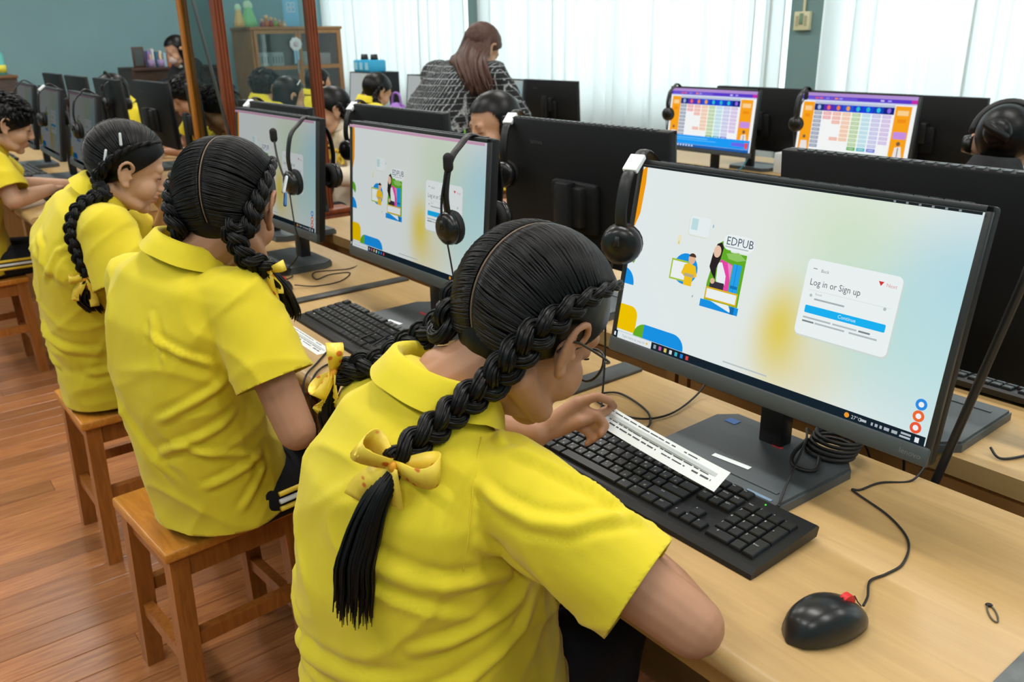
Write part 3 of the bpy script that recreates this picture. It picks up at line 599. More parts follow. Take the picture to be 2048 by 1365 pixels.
# ================================================================== KEYBOARDS
U = 0.0188; KBL, KBD = 0.445, 0.137
ROWS = [
 [('Esc', 1), (None, 1), ('F1', 1), ('F2', 1), ('F3', 1), ('F4', 1), (None, .5), ('F5', 1), ('F6', 1), ('F7', 1), ('F8', 1), (None, .5), ('F9', 1), ('F10', 1), ('F11', 1), ('F12', 1), (None, .25), ('Prt', 1), ('Scr', 1), ('Pse', 1)],
 [('`', 1), ('1', 1), ('2', 1), ('3', 1), ('4', 1), ('5', 1), ('6', 1), ('7', 1), ('8', 1), ('9', 1), ('0', 1), ('-', 1), ('=', 1), ('Backspace', 2), (None, .25), ('Ins', 1), ('Home', 1), ('PgUp', 1), (None, .25), ('Num', 1), ('/', 1), ('*', 1), ('-', 1)],
 [('Tab', 1.5), ('Q', 1), ('W', 1), ('E', 1), ('R', 1), ('T', 1), ('Y', 1), ('U', 1), ('I', 1), ('O', 1), ('P', 1), ('[', 1), (']', 1), ('\\', 1.5), (None, .25), ('Del', 1), ('End', 1), ('PgDn', 1), (None, .25), ('7', 1), ('8', 1), ('9', 1), ('+', 1, 2)],
 [('Caps', 1.75), ('A', 1), ('S', 1), ('D', 1), ('F', 1), ('G', 1), ('H', 1), ('J', 1), ('K', 1), ('L', 1), (';', 1), ("'", 1), ('Enter', 2.25), (None, 3.5), ('4', 1), ('5', 1), ('6', 1)],
 [('Shift', 2.25), ('Z', 1), ('X', 1), ('C', 1), ('V', 1), ('B', 1), ('N', 1), ('M', 1), (',', 1), ('.', 1), ('/', 1), ('Shift', 2.75), (None, 1.25), ('^', 1), (None, 1.25), ('1', 1), ('2', 1), ('3', 1), ('Enter', 1, 2)],
 [('Ctrl', 1.25), ('Win', 1.25), ('Alt', 1.25), ('', 6.25), ('Alt', 1.25), ('Fn', 1.25), ('Mn', 1.25), ('Ctrl', 1.25), (None, .25), ('<', 1), ('v', 1), ('>', 1), (None, .25), ('0', 2), ('.', 1)]]
THAI = dict(zip('1234567890-=QWERTYUIOP[]ASDFGHJKL;\'ZXCVBNM,./', 'ๅ/-ภถุึคตจขชๆไำพะัีรนยบลฟหกดเ้่าสวงผปแอิืทมใฝ'))
KT = radians(5.0)   # slope of the key field
def key_mesh(w, h):
    a, b = h * U / 2 - 0.0008, w * U / 2 - 0.0008; t = 0.0018; H = 0.0058
    m = MB(); r0 = [(-a, -b, 0), (a, -b, 0), (a, b, 0), (-a, b, 0)]; r1 = [(x * (a - t * .5) / a, y * (b - t * .5) / b, H * .75) for x, y, z in r0]; r2 = [(x * (a - t) / a, y * (b - t) / b, H) for x, y, z in r0]
    m.loft([r0, r1, r2]); return m
def lay_keys():
    out = []
    for r, row in enumerate(ROWS):
        u = 0.0
        for k in row:
            w = k[1]; h = k[2] if len(k) > 2 else 1
            if k[0] is not None:
                x = KBD / 2 - 0.013 - (r + (h - 1) / 2 + (0.12 if r else 0)) * U * 0.98; y = KBL / 2 - 0.009 - (u + w / 2) * U
                out.append((k[0], w, h, x, y))
            u += w
    return out
KEYS = lay_keys()
def kb_z(x): return 0.010 + (x + KBD / 2) * math.tan(KT)
KMESH = {}
for k in KEYS:
    if (k[1], k[2]) not in KMESH: KMESH[(k[1], k[2])] = key_mesh(k[1], k[2]).mesh('key', KEYM, False)
_kb = MB(); _n = 10; prof = [(-KBD / 2, 0.001), (-KBD / 2 + 0.002, 0.0065), (-KBD / 2 + 0.010, kb_z(-KBD / 2 + 0.010) + 0.002), (-KBD / 2 + 0.020, kb_z(-KBD / 2 + 0.020) + 0.0005), (KBD / 2 - 0.004, kb_z(KBD / 2)), (KBD / 2, kb_z(KBD / 2) - 0.004), (KBD / 2 - 0.004, 0.006), (-KBD / 2 + 0.01, 0.0)]
_kb.prism(prof, -KBL / 2, KBL / 2, 'xzy'); KBBODY = _kb.mesh('body', BLK, 30)
_l = MB()
for n_, w, h, x, y in KEYS:
    if not n_: continue
    sz = 0.0052 if len(n_) == 1 else 0.0036; vs_, fs_ = text_geo(n_); z = kb_z(x) + 0.0066
    if n_ == 'Win': vs_, fs_ = [V((0, 0, 0)), V((1, 0, 0)), V((1, 1, 0)), V((0, 1, 0))], [(0, 1, 2, 3)]
    _l.add([(x + 0.001 + p.y * sz, y + min(w * U / 2 - 0.0035, 0.0075) - p.x * sz, z + (0.001 + p.y * sz) * math.tan(KT)) for p in vs_], fs_)
    if w == 1 and n_ in THAI and y > -0.06:
        vs_, fs_ = text_geo(THAI[n_]); _l.add([(x - 0.0058 + p.y * 0.005, y - 0.0008 - p.x * 0.005, z + (-0.0058 + p.y * 0.005) * math.tan(KT)) for p in vs_], fs_)
KBLEG = _l.mesh('key_legends', LEG, False)
_k = MB()
for n_, w, h, x, y in KEYS: _k.join(key_mesh(w, h), Matrix.Translation((x, y, kb_z(x))) @ Matrix.Rotation(-KT, 4, 'Y'))
KBALL = _k.mesh('key_field', KEYM, False)
LEDG = emit('led_green', '#3fe03a', 1.5)
def keyboard(label, x, y, z, rz=0.0, single=True, cable=None):
    t = thing('keyboard', label, 'keyboard', (x, y, z), rz, 'black wired keyboards')
    ob('body', KBBODY, t)
    if single:
        for n_, w, h, kx, ky in KEYS: ob('key', KMESH[(w, h)], t, (kx, ky, kb_z(kx)), (0, -KT, 0))
        ob('key_legends', KBLEG, t); ob('lock_light', MB().ell((0, 0, 0), 0.0013, None, 8, 6).mesh('lock_light', LEDG), t, (KBD / 2 - 0.012, -0.150, kb_z(KBD / 2 - 0.012) + 0.0005))
    else: o = ob('key_field', KBALL, t); ob('key_legends', KBLEG, t)
    if cable: wire(t, cable)
    return t
def wire(t, pts, r=0.0018, name='cable', n=6, m=None):
    inv = t.matrix_basis.inverted(); P = [inv @ p for p in spline(pts, 7)]
    return mk(name, MB().tube(P, r, n), m or RUB, t, True)
keyboard('black keyboard under the held paper slip, nearest the camera', 0.800, 0.722, ZD, 0, True, [(0.868, 0.56, 0.74), (0.90, 0.575, 0.745), (0.96, 0.60, 0.752), (1.03, 0.63, 0.76), (1.08, 0.66, 0.75), (1.13, 0.66, 0.70)])
keyboard('black keyboard behind the shoulder of the near girl, beside the loose slip', 0.802, 1.552, ZD, radians(-1.5), True, [(0.872, 1.45, 0.74), (0.93, 1.47, 0.745), (1.0, 1.50, 0.75), (1.1, 1.52, 0.735), (1.15, 1.52, 0.69)])
keyboard('black keyboard partly hidden by the head of the middle girl', 0.825, 2.37, ZD, radians(2), True)
keyboard('black keyboard on the back-row desk behind the large bright monitor', 1.545, 0.54, ZD, pi, True)
keyboard('black keyboard on the far left desk, nearest the hands of the boy', 0.70, 4.12, ZD, radians(-3), False)
keyboard('black keyboard second on the far left desk row', 0.70, 4.86, ZD, 0, False)
keyboard('black keyboard third on the far left desk row', 0.70, 5.62, ZD, 0, False)

# ================================================================== MICE
def mouse(label, x, y, z, rz, cable=None, s=1.0):
    t = thing('computer_mouse', label, 'mouse', (x, y, z), rz, 'black wired mice')
    L, W, H = 0.104 * s, 0.060 * s, 0.036 * s; rings = []; n = 20
    for k in range(15):
        u = -1 + 2 * k / 14; x_ = u * L / 2; e = sqrt(max(1 - abs(u) ** 2.6, 0.0012)); w = W / 2 * (0.94 + 0.06 * cos(u * 3)) * e ** 0.8; h = H * (1 - 0.22 * (u + 0.25) ** 2 - 0.12 * max(u, 0)) * e ** 0.7
        ring = []
        for j in range(n):
            a = 2 * pi * j / n; c, s_ = cos(a), sin(a); ring.append((x_, w * (abs(c) ** 0.75) * (1 if c >= 0 else -1), 0.001 + h * (max(s_, 0) ** 0.85) * 0.98 + (0.004 * e if s_ >= 0 else 0.004 * e * (1 + s_))))
        rings.append(ring)
    b = MB().loft(rings); mk('body', b, mat('mouse_plastic', '#1a1b1c', 0.3), t, True)
    mk('scroll_wheel', MB().tube([(0.027 * s, -0.004, H * 0.80), (0.027 * s, 0.004, H * 0.80)], 0.0085 * s, 14), REDP, t)
    mk('button_groove', MB().tube([(L * 0.48, 0, H * 0.40), (L * 0.42, 0, H * 0.60), (0.038 * s, 0, H * 0.87), (0.015 * s, 0, H * 0.985)], 0.0007, 5), mat('groove_black', '#050505', 0.6), t)
    if cable: wire(t, cable, 0.0016)
    return t
mouse('black mouse with red scroll wheel on the desk, bottom right', 0.722, 0.395, ZD, radians(-14), [(0.775, 0.383, 0.733), (0.80, 0.392, 0.728), (0.835, 0.409, 0.723), (0.865, 0.405, 0.722), (0.90, 0.404, 0.722), (0.95, 0.425, 0.722), (0.985, 0.47, 0.722), (1.005, 0.525, 0.722), (1.012, 0.540, 0.722), (1.02, 0.532, 0.722), (1.06, 0.525, 0.722), (1.10, 0.50, 0.722), (1.14, 0.50, 0.74), (1.16, 0.52, 0.70)])
mouse('black mouse partly hidden by the braid of the middle girl', 0.795, 2.02, ZD, radians(10), [(0.85, 2.02, 0.73), (0.90, 2.0, 0.722), (0.97, 2.0, 0.722), (1.03, 2.06, 0.722), (0.98, 2.08, 0.722), (0.93, 2.06, 0.722), (0.96, 2.13, 0.722), (1.05, 2.10, 0.722), (1.12, 2.16, 0.715)])

# ================================================================== HEADSETS
CUPM = mat('cup_plastic', '#121314', 0.28); PADM = mat('ear_cushion', '#0d0d0e', 0.75)
def headset(label, apex, rz, front, back, fd=0.055, bd=0.06, mic=None, tagged=False, cable=None, yaw_f=0.0, spread=0.0):
    """hung over a monitor edge; local -x is the screen side; front / back = drop of the cups"""
    t = thing('headset', label, 'headset', apex, rz, 'black headsets hung on monitors')
    pts = spline([(-fd, 0, -front + 0.02), (-fd - 0.004, 0, -front * 0.6), (-fd * 0.85, 0, -front * 0.25), (-fd * 0.4, 0, -0.012), (0, 0, 0.004), (bd * 0.5, 0, -0.012), (bd * 0.9, 0, -back * 0.25), (bd + 0.004, 0, -back * 0.6), (bd, 0, -back + 0.02)], 6)
    mk('headband', MB().tube(pts, 0.011, 8, flat=0.32, up=(1, 0, 0)), BLK, t, True)
    for sx, d, yw in ((-1, front, yaw_f), (1, back, 0.0)):
        xx = (-fd if sx < 0 else bd); M = Matrix.Translation((xx, 0, -d)) @ Matrix.Rotation(yw, 4, 'Z') @ Matrix.Rotation(sx * pi / 2, 4, 'Y')
        b = MB(); rings = []
        for r, z in ((0.010, 0.017), (0.024, 0.015), (0.031, 0.009), (0.033, 0.0), (0.031, -0.004)): rings.append([(r * cos(2 * pi * j / 20), r * sin(2 * pi * j / 20), z) for j in range(20)])
        b.loft(rings, M=M); c = mk('ear_cup', b, CUPM, t, True)
        b = MB(); b.tube([(0.024 * cos(a), 0.024 * sin(a), -0.010) for a in [2 * pi * j / 20 for j in range(21)]], 0.0095, 8, caps=False, M=M); mk('ear_cushion', b, PADM, t, True)
        mk('cup_arm', MB().tube([(xx, 0, -d + 0.02), (xx + sx * 0.014, 0, -d + 0.012), (xx + sx * 0.016, 0, -d)], 0.006, 8), BLK, t, True)
    if mic:
        p = [(-fd - 0.016, 0, -front), V(mic) * 0.5 + V((-fd - 0.022, 0.012, -front)) * 0.5, mic]
        mk('microphone_boom', MB().tube(spline(p, 6), 0.0026, 6), BLK, t, True); mk('microphone', MB().cap(V(mic) - V((0, 0, 0.006)), V(mic) + V((0, 0, 0.012)), 0.0095, 0.0095), PADM, t, True)
    if tagged: mk('white_tag', MB().rbox(-0.017, -0.013, -0.0045, 0.017, 0.013, 0.0045, 0.002, M=Matrix.Translation((-0.030, 0, -0.012)) @ Matrix.Rotation(radians(-38), 4, 'Y')), WHITEP, t)
    if cable: wire(t, cable, 0.0019)
    return t
headset('black headset with white tag on the left corner of the large bright monitor', (1.005, 0.952, 1.148), radians(14), 0.135, 0.15, 0.062, 0.06, tagged=True, yaw_f=radians(25), cable=[(0.955, 0.965, 0.985), (0.975, 1.0, 0.9), (0.965, 0.99, 0.80), (0.935, 0.965, 0.724), (0.90, 0.93, 0.724), (0.93, 0.86, 0.724), (0.98, 0.90, 0.724), (1.0, 0.99, 0.724), (0.95, 1.0, 0.724), (0.94, 0.90, 0.726), (1.0, 0.87, 0.724), (1.10, 0.89, 0.73), (1.14, 0.90, 0.76)])
headset('black headset hung on the right side of the middle log in monitor', (0.94, 1.335, 1.15), radians(0), 0.165, 0.16, 0.058, 0.062, mic=(-0.056, -0.004, -0.045), cable=[(0.875, 1.335, 0.97), (0.885, 1.33, 0.88), (0.90, 1.35, 0.80), (0.89, 1.40, 0.745), (0.87, 1.42, 0.742)])
headset('black headset with microphone on the monitor beside the wooden posts', (0.95, 2.07, 1.138), radians(0), 0.155, 0.15, 0.055, 0.062, mic=(-0.06, 0.075, -0.045), cable=[(0.885, 2.07, 0.96), (0.885, 2.06, 0.88), (0.91, 2.10, 0.80), (0.90, 2.16, 0.742), (0.90, 2.22, 0.742), (0.88, 2.20, 0.735), (0.89, 2.12, 0.726), (0.84, 2.10, 0.724)])
headset('black headset with white tag on the corner of the central black monitor back', (1.31, 1.665, 1.152), radians(20), 0.14, 0.14, 0.06, 0.058, tagged=True)
headset('black headset on the left corner of the black monitor back above the middle screen', (1.30, 2.44, 1.142), radians(15), 0.14, 0.15, 0.06, 0.058, tagged=True)
headset('black headset with white tag on the monitor back between the posts', (1.13, 2.84, 1.142), radians(15), 0.14, 0.15, 0.06, 0.058, tagged=True)
headset('black headset on the left timetable monitor', (3.41, 3.02, 1.075), 0, 0.14, 0.14, 0.06, 0.06, cable=[(3.34, 3.02, 0.91), (3.33, 3.0, 0.8), (3.3, 2.95, 0.66)])
headset('black headset with microphone on the right timetable monitor', (3.41, 2.27, 1.085), 0, 0.15, 0.14, 0.06, 0.06, mic=(-0.06, -0.04, -0.03), cable=[(3.34, 2.27, 0.91), (3.33, 2.25, 0.8), (3.3, 2.2, 0.66)])
headset('black headset with microphone on the nearest dim monitor of the left row', (0.82, 3.80, 1.15), 0, 0.15, 0.15, 0.055, 0.06, mic=(-0.055, 0.10, -0.05))
headset('black headset with white tag on the second dim monitor of the left row', (0.82, 4.50, 1.15), 0, 0.15, 0.15, 0.055, 0.06, tagged=True)
headset('black headset on the third dim monitor of the left row', (0.82, 5.10, 1.15), 0, 0.15, 0.15, 0.055, 0.06)
headset('black headset on the monitor back in front of the far girl', (1.30, 5.30, 1.135), 0, 0.13, 0.14, 0.06, 0.06, mic=(-0.06, 0.02, -0.05))
# ================================================================== PEOPLE
from mathutils.bvhtree import BVHTree
def bvh_of(o): me = o.data; return BVHTree.FromPolygons([v.co.copy() for v in me.vertices], [tuple(q.vertices) for q in me.polygons])
def push(S, pts, d):
    out = []
    for p in pts:
        p = V(p); lo, n, i, dist = S['bvh'].find_nearest(p)
        if lo is not None and (p - lo).dot(n) < d and dist < 0.12: p = lo + n * d
        out.append(p)
    for _ in range(2):
        q = list(out)
        for i in range(1, len(q) - 1): out[i] = q[i] * 0.5 + (q[i - 1] + q[i + 1]) * 0.25
    return out
def rotm(yaw=0, pitch=0, roll=0):
    return Matrix.Rotation(radians(yaw), 3, 'Z') @ Matrix.Rotation(radians(pitch), 3, 'Y') @ Matrix.Rotation(radians(roll), 3, 'X')
def sring(c, L, F, a, b, n=28, p=2.3):
    out = []
    for j in range(n):
        t = 2 * pi * j / n; cs, sn = cos(t), sin(t)
        out.append(V(c) + L * (a * abs(cs) ** (2 / p) * (1 if cs >= 0 else -1)) + F * (b * abs(sn) ** (2 / p) * (1 if sn >= 0 else -1)))
    return out
def add_head(b, C, R, k=1.0, ears=True):
    """skin pieces of a head, local x = face, y = left, z = up"""
    T = Matrix.Translation(C) @ R.to_4x4() @ Matrix.Scale(k, 4); h = MB()
    h.ell((-0.008, 0, 0.035), (0.090, 0.073, 0.082), None, 24, 16); h.ell((0.018, 0, -0.018), (0.066, 0.060, 0.085), None, 24, 16)
    h.ell((0.026, 0, -0.058), (0.050, 0.049, 0.044), None, 20, 12); h.ell((0.060, 0, -0.090), (0.020, 0.022, 0.016))
    for s in (-1, 1):
        h.ell((0.045, s * 0.036, -0.032), (0.032, 0.026, 0.032)); h.ell((0.067, s * 0.030, 0.006), (0.014, 0.015, 0.011)); h.ell((0.089, s * 0.010, -0.031), (0.009, 0.008, 0.007))
        h.cap((-0.030, s * 0.045, -0.055), (0.040, s * 0.034, -0.078), 0.020, 0.018)
        if ears:
            y = s * 0.074; E = lambda x, dy, z: (x, s * (0.074 + dy), z)
            h.ell((-0.010, y, -0.004), (0.015, 0.006, 0.024)); h.ell((-0.002, y, -0.028), (0.008, 0.006, 0.010))
            h.tube(spline([E(0.006, 0.001, 0.006), E(0.004, 0.007, 0.022), E(-0.010, 0.013, 0.031), E(-0.024, 0.015, 0.022), E(-0.027, 0.013, 0.002), E(-0.019, 0.008, -0.018), E(-0.006, 0.003, -0.032)], 5), [0.003] + [0.0046] * 28 + [0.0055] * 2, 8)
            h.tube(spline([E(-0.008, 0.004, 0.018), E(-0.016, 0.006, 0.004), E(-0.011, 0.005, -0.014)], 4), 0.003, 6); h.ell(E(0.005, 0.002, -0.008), (0.004, 0.004, 0.006))
    h.cap((0.082, 0, 0.014), (0.0965, 0, -0.026), 0.0075, 0.0105); h.cap((0.070, -0.032, 0.024), (0.070, 0.032, 0.024), 0.014, 0.014)
    h.ell((0.079, 0, -0.054), (0.0125, 0.020, 0.0062)); h.ell((0.077, 0, -0.066), (0.0115, 0.017, 0.0064))
    b.join(h, T)
def add_hand(b, W, D, Z, side, curl=(25, 25, 25, 25), s=1.0, thumb=None, spread=4):
    """W wrist, D towards fingers, Z back of the hand; side +1 left, -1 right"""
    W = V(W); X = V(D).normalized(); Z = V(Z); Z = (Z - X * Z.dot(X)).normalized(); Y = Z.cross(X); th = -side
    M = Matrix((X, Y, Z)).transposed().to_4x4(); M.translation = W; M = M @ Matrix.Scale(s, 4)
    h = MB(); ys = (0.023, 0.008, -0.007, -0.021); ln = (0.060, 0.067, 0.062, 0.048); rr = (0.0078, 0.0080, 0.0076, 0.0068)
    h.ell((0.036, 0, -0.002), (0.044, 0.030, 0.0125), None, 16, 10)
    for i in range(4):
        y = th * ys[i]; kn = V((0.072 - 0.004 * abs(i - 1), y, 0.001)); h.cap((0.006, y * 0.6, 0), kn, 0.0115, 0.0095, 10)
        c = curl[i]; c = (c, c * 1.1, c * 0.7) if not hasattr(c, '__len__') else c; a = 0; p = kn; lat = radians(spread * (1.2 - i)) * th
        for q, f in enumerate((0.45, 0.31, 0.24)):
            a += radians(c[q]); d = V((cos(a) * cos(lat), sin(lat), -sin(a))); e = p + d * ln[i] * f
            h.cap(p, e, rr[i] * (1 - 0.07 * q), rr[i] * (1 - 0.07 * (q + 1)), 10); p = e
    tp = thumb or [(0.012, 0.018, -0.006), (0.038, 0.038, -0.014), (0.060, 0.043, -0.020), (0.078, 0.040, -0.024)]
    tp = [V((q[0], th * q[1], q[2])) for q in tp]
    for q, (r0, r1) in enumerate(((0.0125, 0.0105), (0.0100, 0.0088), (0.0090, 0.0078))): h.cap(tp[q], tp[q + 1], r0, r1, 10)
    b.join(h, M); return M
def add_hand_pts(b, W, F):
    """hand posed joint by joint: t thumb, i index, m middle, r ring, l little finger"""
    W = V(W)
    for k, r in (('i', 0.0078), ('m', 0.0078), ('r', 0.0074), ('l', 0.0066)):
        p = [V(q) for q in F[k]]; b.cap(W, p[0], 0.0145, 0.0100, 10)
        for q in range(3): b.cap(p[q], p[q + 1], r * (1 - 0.08 * q), r * (1 - 0.08 * (q + 1)), 10)
    p = [V(q) for q in F['t']]; b.cap(W, p[0], 0.016, 0.0125, 10)
    for q, (r0, r1) in enumerate(((0.0120, 0.0100), (0.0098, 0.0086), (0.0088, 0.0074))): b.cap(p[q], p[q + 1], r0, r1, 10)
    m = (V(F['i'][0]) + V(F['l'][0])) / 2; b.cap(W.lerp(m, 0.35), m, 0.017, 0.013, 10)
def fold_disp(me, folds, namp=0.003, nfreq=7.0, seed=0.0, crease=0.0):
    co = [v.co.copy() for v in me.vertices]; no = [v.normal.copy() for v in me.vertices]
    F = []; bv = BVHTree.FromPolygons(co, [tuple(q.vertices) for q in me.polygons]) if folds else None
    for a, b, w, amp in folds:
        q = [bv.find_nearest(V(a).lerp(V(b), i / 5))[0] for i in range(6)]
        for i in range(5): F.append((q[i], q[i + 1], w, amp, i / 5))
    for i, p in enumerate(co):
        d = namp * (noise.noise(p * nfreq + V((seed, seed, 0))) + 0.5 * noise.noise(p * nfreq * 2.3 + V((0, seed, seed))))
        if crease:
            q = Vector((p.x * 5 + p.z * 2.0, p.y * 5 - p.z * 3.0, p.z * 9.0)) + V((seed * 2, 0, seed)); r_ = 1 - abs(noise.noise(q)) * 2.2; d += crease * max(0.0, r_) ** 3
            q = Vector((p.x * 9 - p.z * 6.0, p.y * 9 + p.z * 6.0, p.z * 5.0)) + V((0, seed * 2, seed)); r_ = 1 - abs(noise.noise(q)) * 2.4; d += 0.7 * crease * max(0.0, r_) ** 3
        best = {}
        for j, (a, b, w, amp, t0) in enumerate(F):
            if (p - a).length > 4 * w + (b - a).length: continue
            ab = b - a; t = max(0.0, min(1.0, (p - a).dot(ab) / max(1e-9, ab.length_squared))); dd = (p - a - ab * t).length; q = j // 5
            if q not in best or dd < best[q][0]: best[q] = (dd, w, amp, t0 + t / 5)
        for dd, w, amp, t in best.values():
            if dd < 3 * w: e = dd / w; d += (amp * math.exp(-e * e) - 0.6 * amp * math.exp(-(e - 1.6) ** 2 * 2.2)) * min(1, 4 * t + 0.35) * min(1.0, 4 * (1 - t) + 0.05)
        me.vertices[i].co = p + no[i] * d
    me.update()
def cut_mesh(me, cuts, fill=False):
    bm = bmesh.new(); bm.from_mesh(me)
    for co, nrm, rad in cuts:
        co = V(co); nrm = V(nrm).normalized(); H = {}
        for f in bm.faces: H[f] = (f.calc_center_median() - co)
        if rad > 0.2: fs = [f for f, q in H.items() if (q - nrm * q.dot(nrm)).length < rad]
        else:      # flood from the capped tip, so that only this opening is cut
            tip = nrm * 0.03; seed = min(H, key=lambda f: (H[f] - tip).length); fs = []; stack = [seed]; seen = {seed}
            while stack:
                f = stack.pop(); fs.append(f)
                for e in f.edges:
                    for h in e.link_faces:
                        if h not in seen and H[h].dot(nrm) > -0.014 and H[h].length < rad * 2.2: seen.add(h); stack.append(h)
        g = set(fs)
        for f in fs: g.update(f.verts); g.update(f.edges)
        bmesh.ops.bisect_plane(bm, geom=list(g), plane_co=co, plane_no=nrm, clear_outer=True, clear_inner=False)
        if fill: bmesh.ops.holes_fill(bm, edges=[e for e in bm.edges if e.is_boundary], sides=0)
    bm.to_mesh(me); bm.free()
    me.polygons.foreach_set('use_smooth', [True] * len(me.polygons)); me.update()
def solid(o, th=0.003):
    m = o.modifiers.new('thickness', 'SOLIDIFY'); m.thickness = th; m.offset = -1; return o
HC, HR = V((-0.010, 0, 0.035)), V((0.099, 0.082, 0.090))
def on_hair(u, k=1.0): u = V(u).normalized(); return V((HC.x + HR.x * u.x * k, HC.y + HR.y * u.y * k, HC.z + HR.z * u.z * k))
def hair_cap(C, R, k=1.0, name='hair', m=None, vox=0.005, nape=True, rough=0.0, front=0.96, off=-0.004, extra=None, scale=1.0):
    b = MB(); b.ell(HC, HR * scale, None, 32, 20)
    if nape: b.ell((-0.042, 0, -0.016), (0.043, 0.053, 0.048), None, 20, 12)
    if extra: extra(b)
    me = voxel(b, vox, 3, name, [m or HAIR])
    if rough:
        co = [v.co.copy() for v in me.vertices]; no = [v.normal.copy() for v in me.vertices]
        for i, p in enumerate(co): me.vertices[i].co = p + no[i] * (rough * (noise.noise(p * 55) + 0.6 * noise.noise(p * 120)))
    cut_mesh(me, [((0, 0, off), (front, 0, -1.0), 1.0), ((0, 0, -0.072), (0.25, 0, -1), 1.0)], True)
    T = Matrix.Translation(C) @ R.to_4x4() @ Matrix.Scale(k, 4); me.transform(T); return me
def part_dir(t):      # along the parting, t = 0 front hairline .. 1 nape
    a = radians(38 + (232 - 38) * t); return V((cos(a), 0, sin(a)))
FR = [(0.044, 0.060, 0.094), (0.020, 0.074, 0.088), (-0.010, 0.083, 0.070), (-0.042, 0.082, 0.040), (-0.062, 0.072, 0.000), (-0.066, 0.058, -0.040)]
def hair_locks(C, R, k, n=120, seed=1, fr=FR, wid=0.0030):
    rng = random.Random(seed); b = MB(); T = Matrix.Translation(C) @ R.to_4x4() @ Matrix.Scale(k, 4)
    frs = spline(fr, 10); N = len(frs) - 1
    for s in (-1, 1):
        for i in range(n):
            t = (i + rng.random()) / n; d0 = part_dir(t); d0.y = s * 0.035; d0.normalize()
            e = frs[int(N * min(1, max(0, t ** 0.9 * 0.97 + 0.03 * rng.random())))]; e = V((e.x, s * e.y, e.z))
            d1 = V(((e.x - HC.x) / HR.x, (e.y - HC.y) / HR.y, (e.z - HC.z) / HR.z)); l1 = d1.length; d1.normalize()
            pts = []; w = []
            lift = 1.008 + 0.02 * rng.random(); sag = 0.05 * (rng.random() - 0.3)
            for q in range(9):
                u = q / 8; d = d0.lerp(d1, u); d.z += sag * sin(pi * u); p = on_hair(d, (1.0 + (lift - 1.0) * sin(pi * min(1, u * 1.15 + 0.08))) * (1 + (l1 - 1) * u * u)); pts.append(p); w.append(wid * (0.35 + 0.75 * sin(pi * min(1, 0.12 + u * 0.8))))
            b.tube(pts, w, 5, flat=0.6, M=T)
    return b
def braid(path, w0=0.0115, w1=0.009, pitch=0.072, seed=0, nup=(0, 0, 1), w0h=0.0, headlen=0.2, fib=0):
    P = spline(path, 12); L = [0.0]
    for i in range(1, len(P)): L.append(L[-1] + (P[i] - P[i - 1]).length)
    tot = L[-1]; n = int(tot / 0.0035); pts = []; j = 0
    for i in range(n + 1):
        d = tot * i / n
        while j < len(L) - 2 and L[j + 1] < d: j += 1
        u = (d - L[j]) / max(1e-9, L[j + 1] - L[j]); pts.append(P[j].lerp(P[j + 1], u))
    fr = []; a = V(nup)
    for i in range(n + 1):
        t = (pts[min(i + 1, n)] - pts[max(i - 1, 0)]).normalized(); a = (a - t * a.dot(t)).normalized(); fr.append((a.copy(), t.cross(a)))
    b = MB()
    for k in range(3):
        q = []; r = []
        for i in range(n + 1):
            u = i / n; w = w0 + (w1 - w0) * u; th = 2 * pi * (tot * i / n) / pitch + 2 * pi * k / 3; a, s = fr[i]
            if w0h: w *= w0h + (1 - w0h) * min(1.0, tot * i / n / headlen) ** 1.5
            q.append(pts[i] + s * (w * 1.05 * sin(th)) + a * (w * 0.62 * sin(2 * th))); r.append(w * 0.86)
        b.tube(q, [x * 0.84 for x in r], 8)
        for fi in range(fib):
            ph = 2 * pi * fi / fib; fq = []
            for i in range(n + 1):
                t = (q[min(i + 1, n)] - q[max(i - 1, 0)]).normalized(); a, s = fr[i]; e1 = (a - t * a.dot(t)).normalized(); e2 = t.cross(e1); an = ph + 0.35 * sin(i * 0.11 + fi) + i * 0.012
                fq.append(q[i] + (e1 * cos(an) + e2 * sin(an)) * r[i] * (0.80 + 0.06 * sin(fi * 2.1 + i * 0.07)))
            b.tube(fq, [x * 0.20 for x in r], 5)
    return b, pts[-1], (pts[-1] - pts[-3]).normalized()
def tuft(S, start, pts, n=46, r0=0.009, r1=0.020, seed=3, th=0.0021):
    rng = random.Random(seed); b = MB(); P = push(S, spline([start] + list(pts), 6), r1 * 0.75); m = len(P) - 1
    for i in range(n):
        a = rng.random() * 2 * pi; q = sqrt(rng.random()); cut = 0.82 + 0.2 * rng.random(); out = []; w = []
        o = V((cos(a), sin(a), 0.3 * sin(a * 2))) * q
        for j, p in enumerate(P):
            u = j / m
            if u > cut: break
            rad = r0 * 0.6 + (r1 - r0 * 0.6) * sin(pi * min(0.5, u * 0.62)) ; out.append(p + o * rad + V((0.002 * noise.noise((i * 1.7, u * 3, 0)), 0.002 * noise.noise((i * 1.7, u * 3, 5)), 0))); w.append(th * (1 - 0.8 * (u / cut) ** 3))
        if len(out) > 2: b.tube(out, w, 5)
    return b
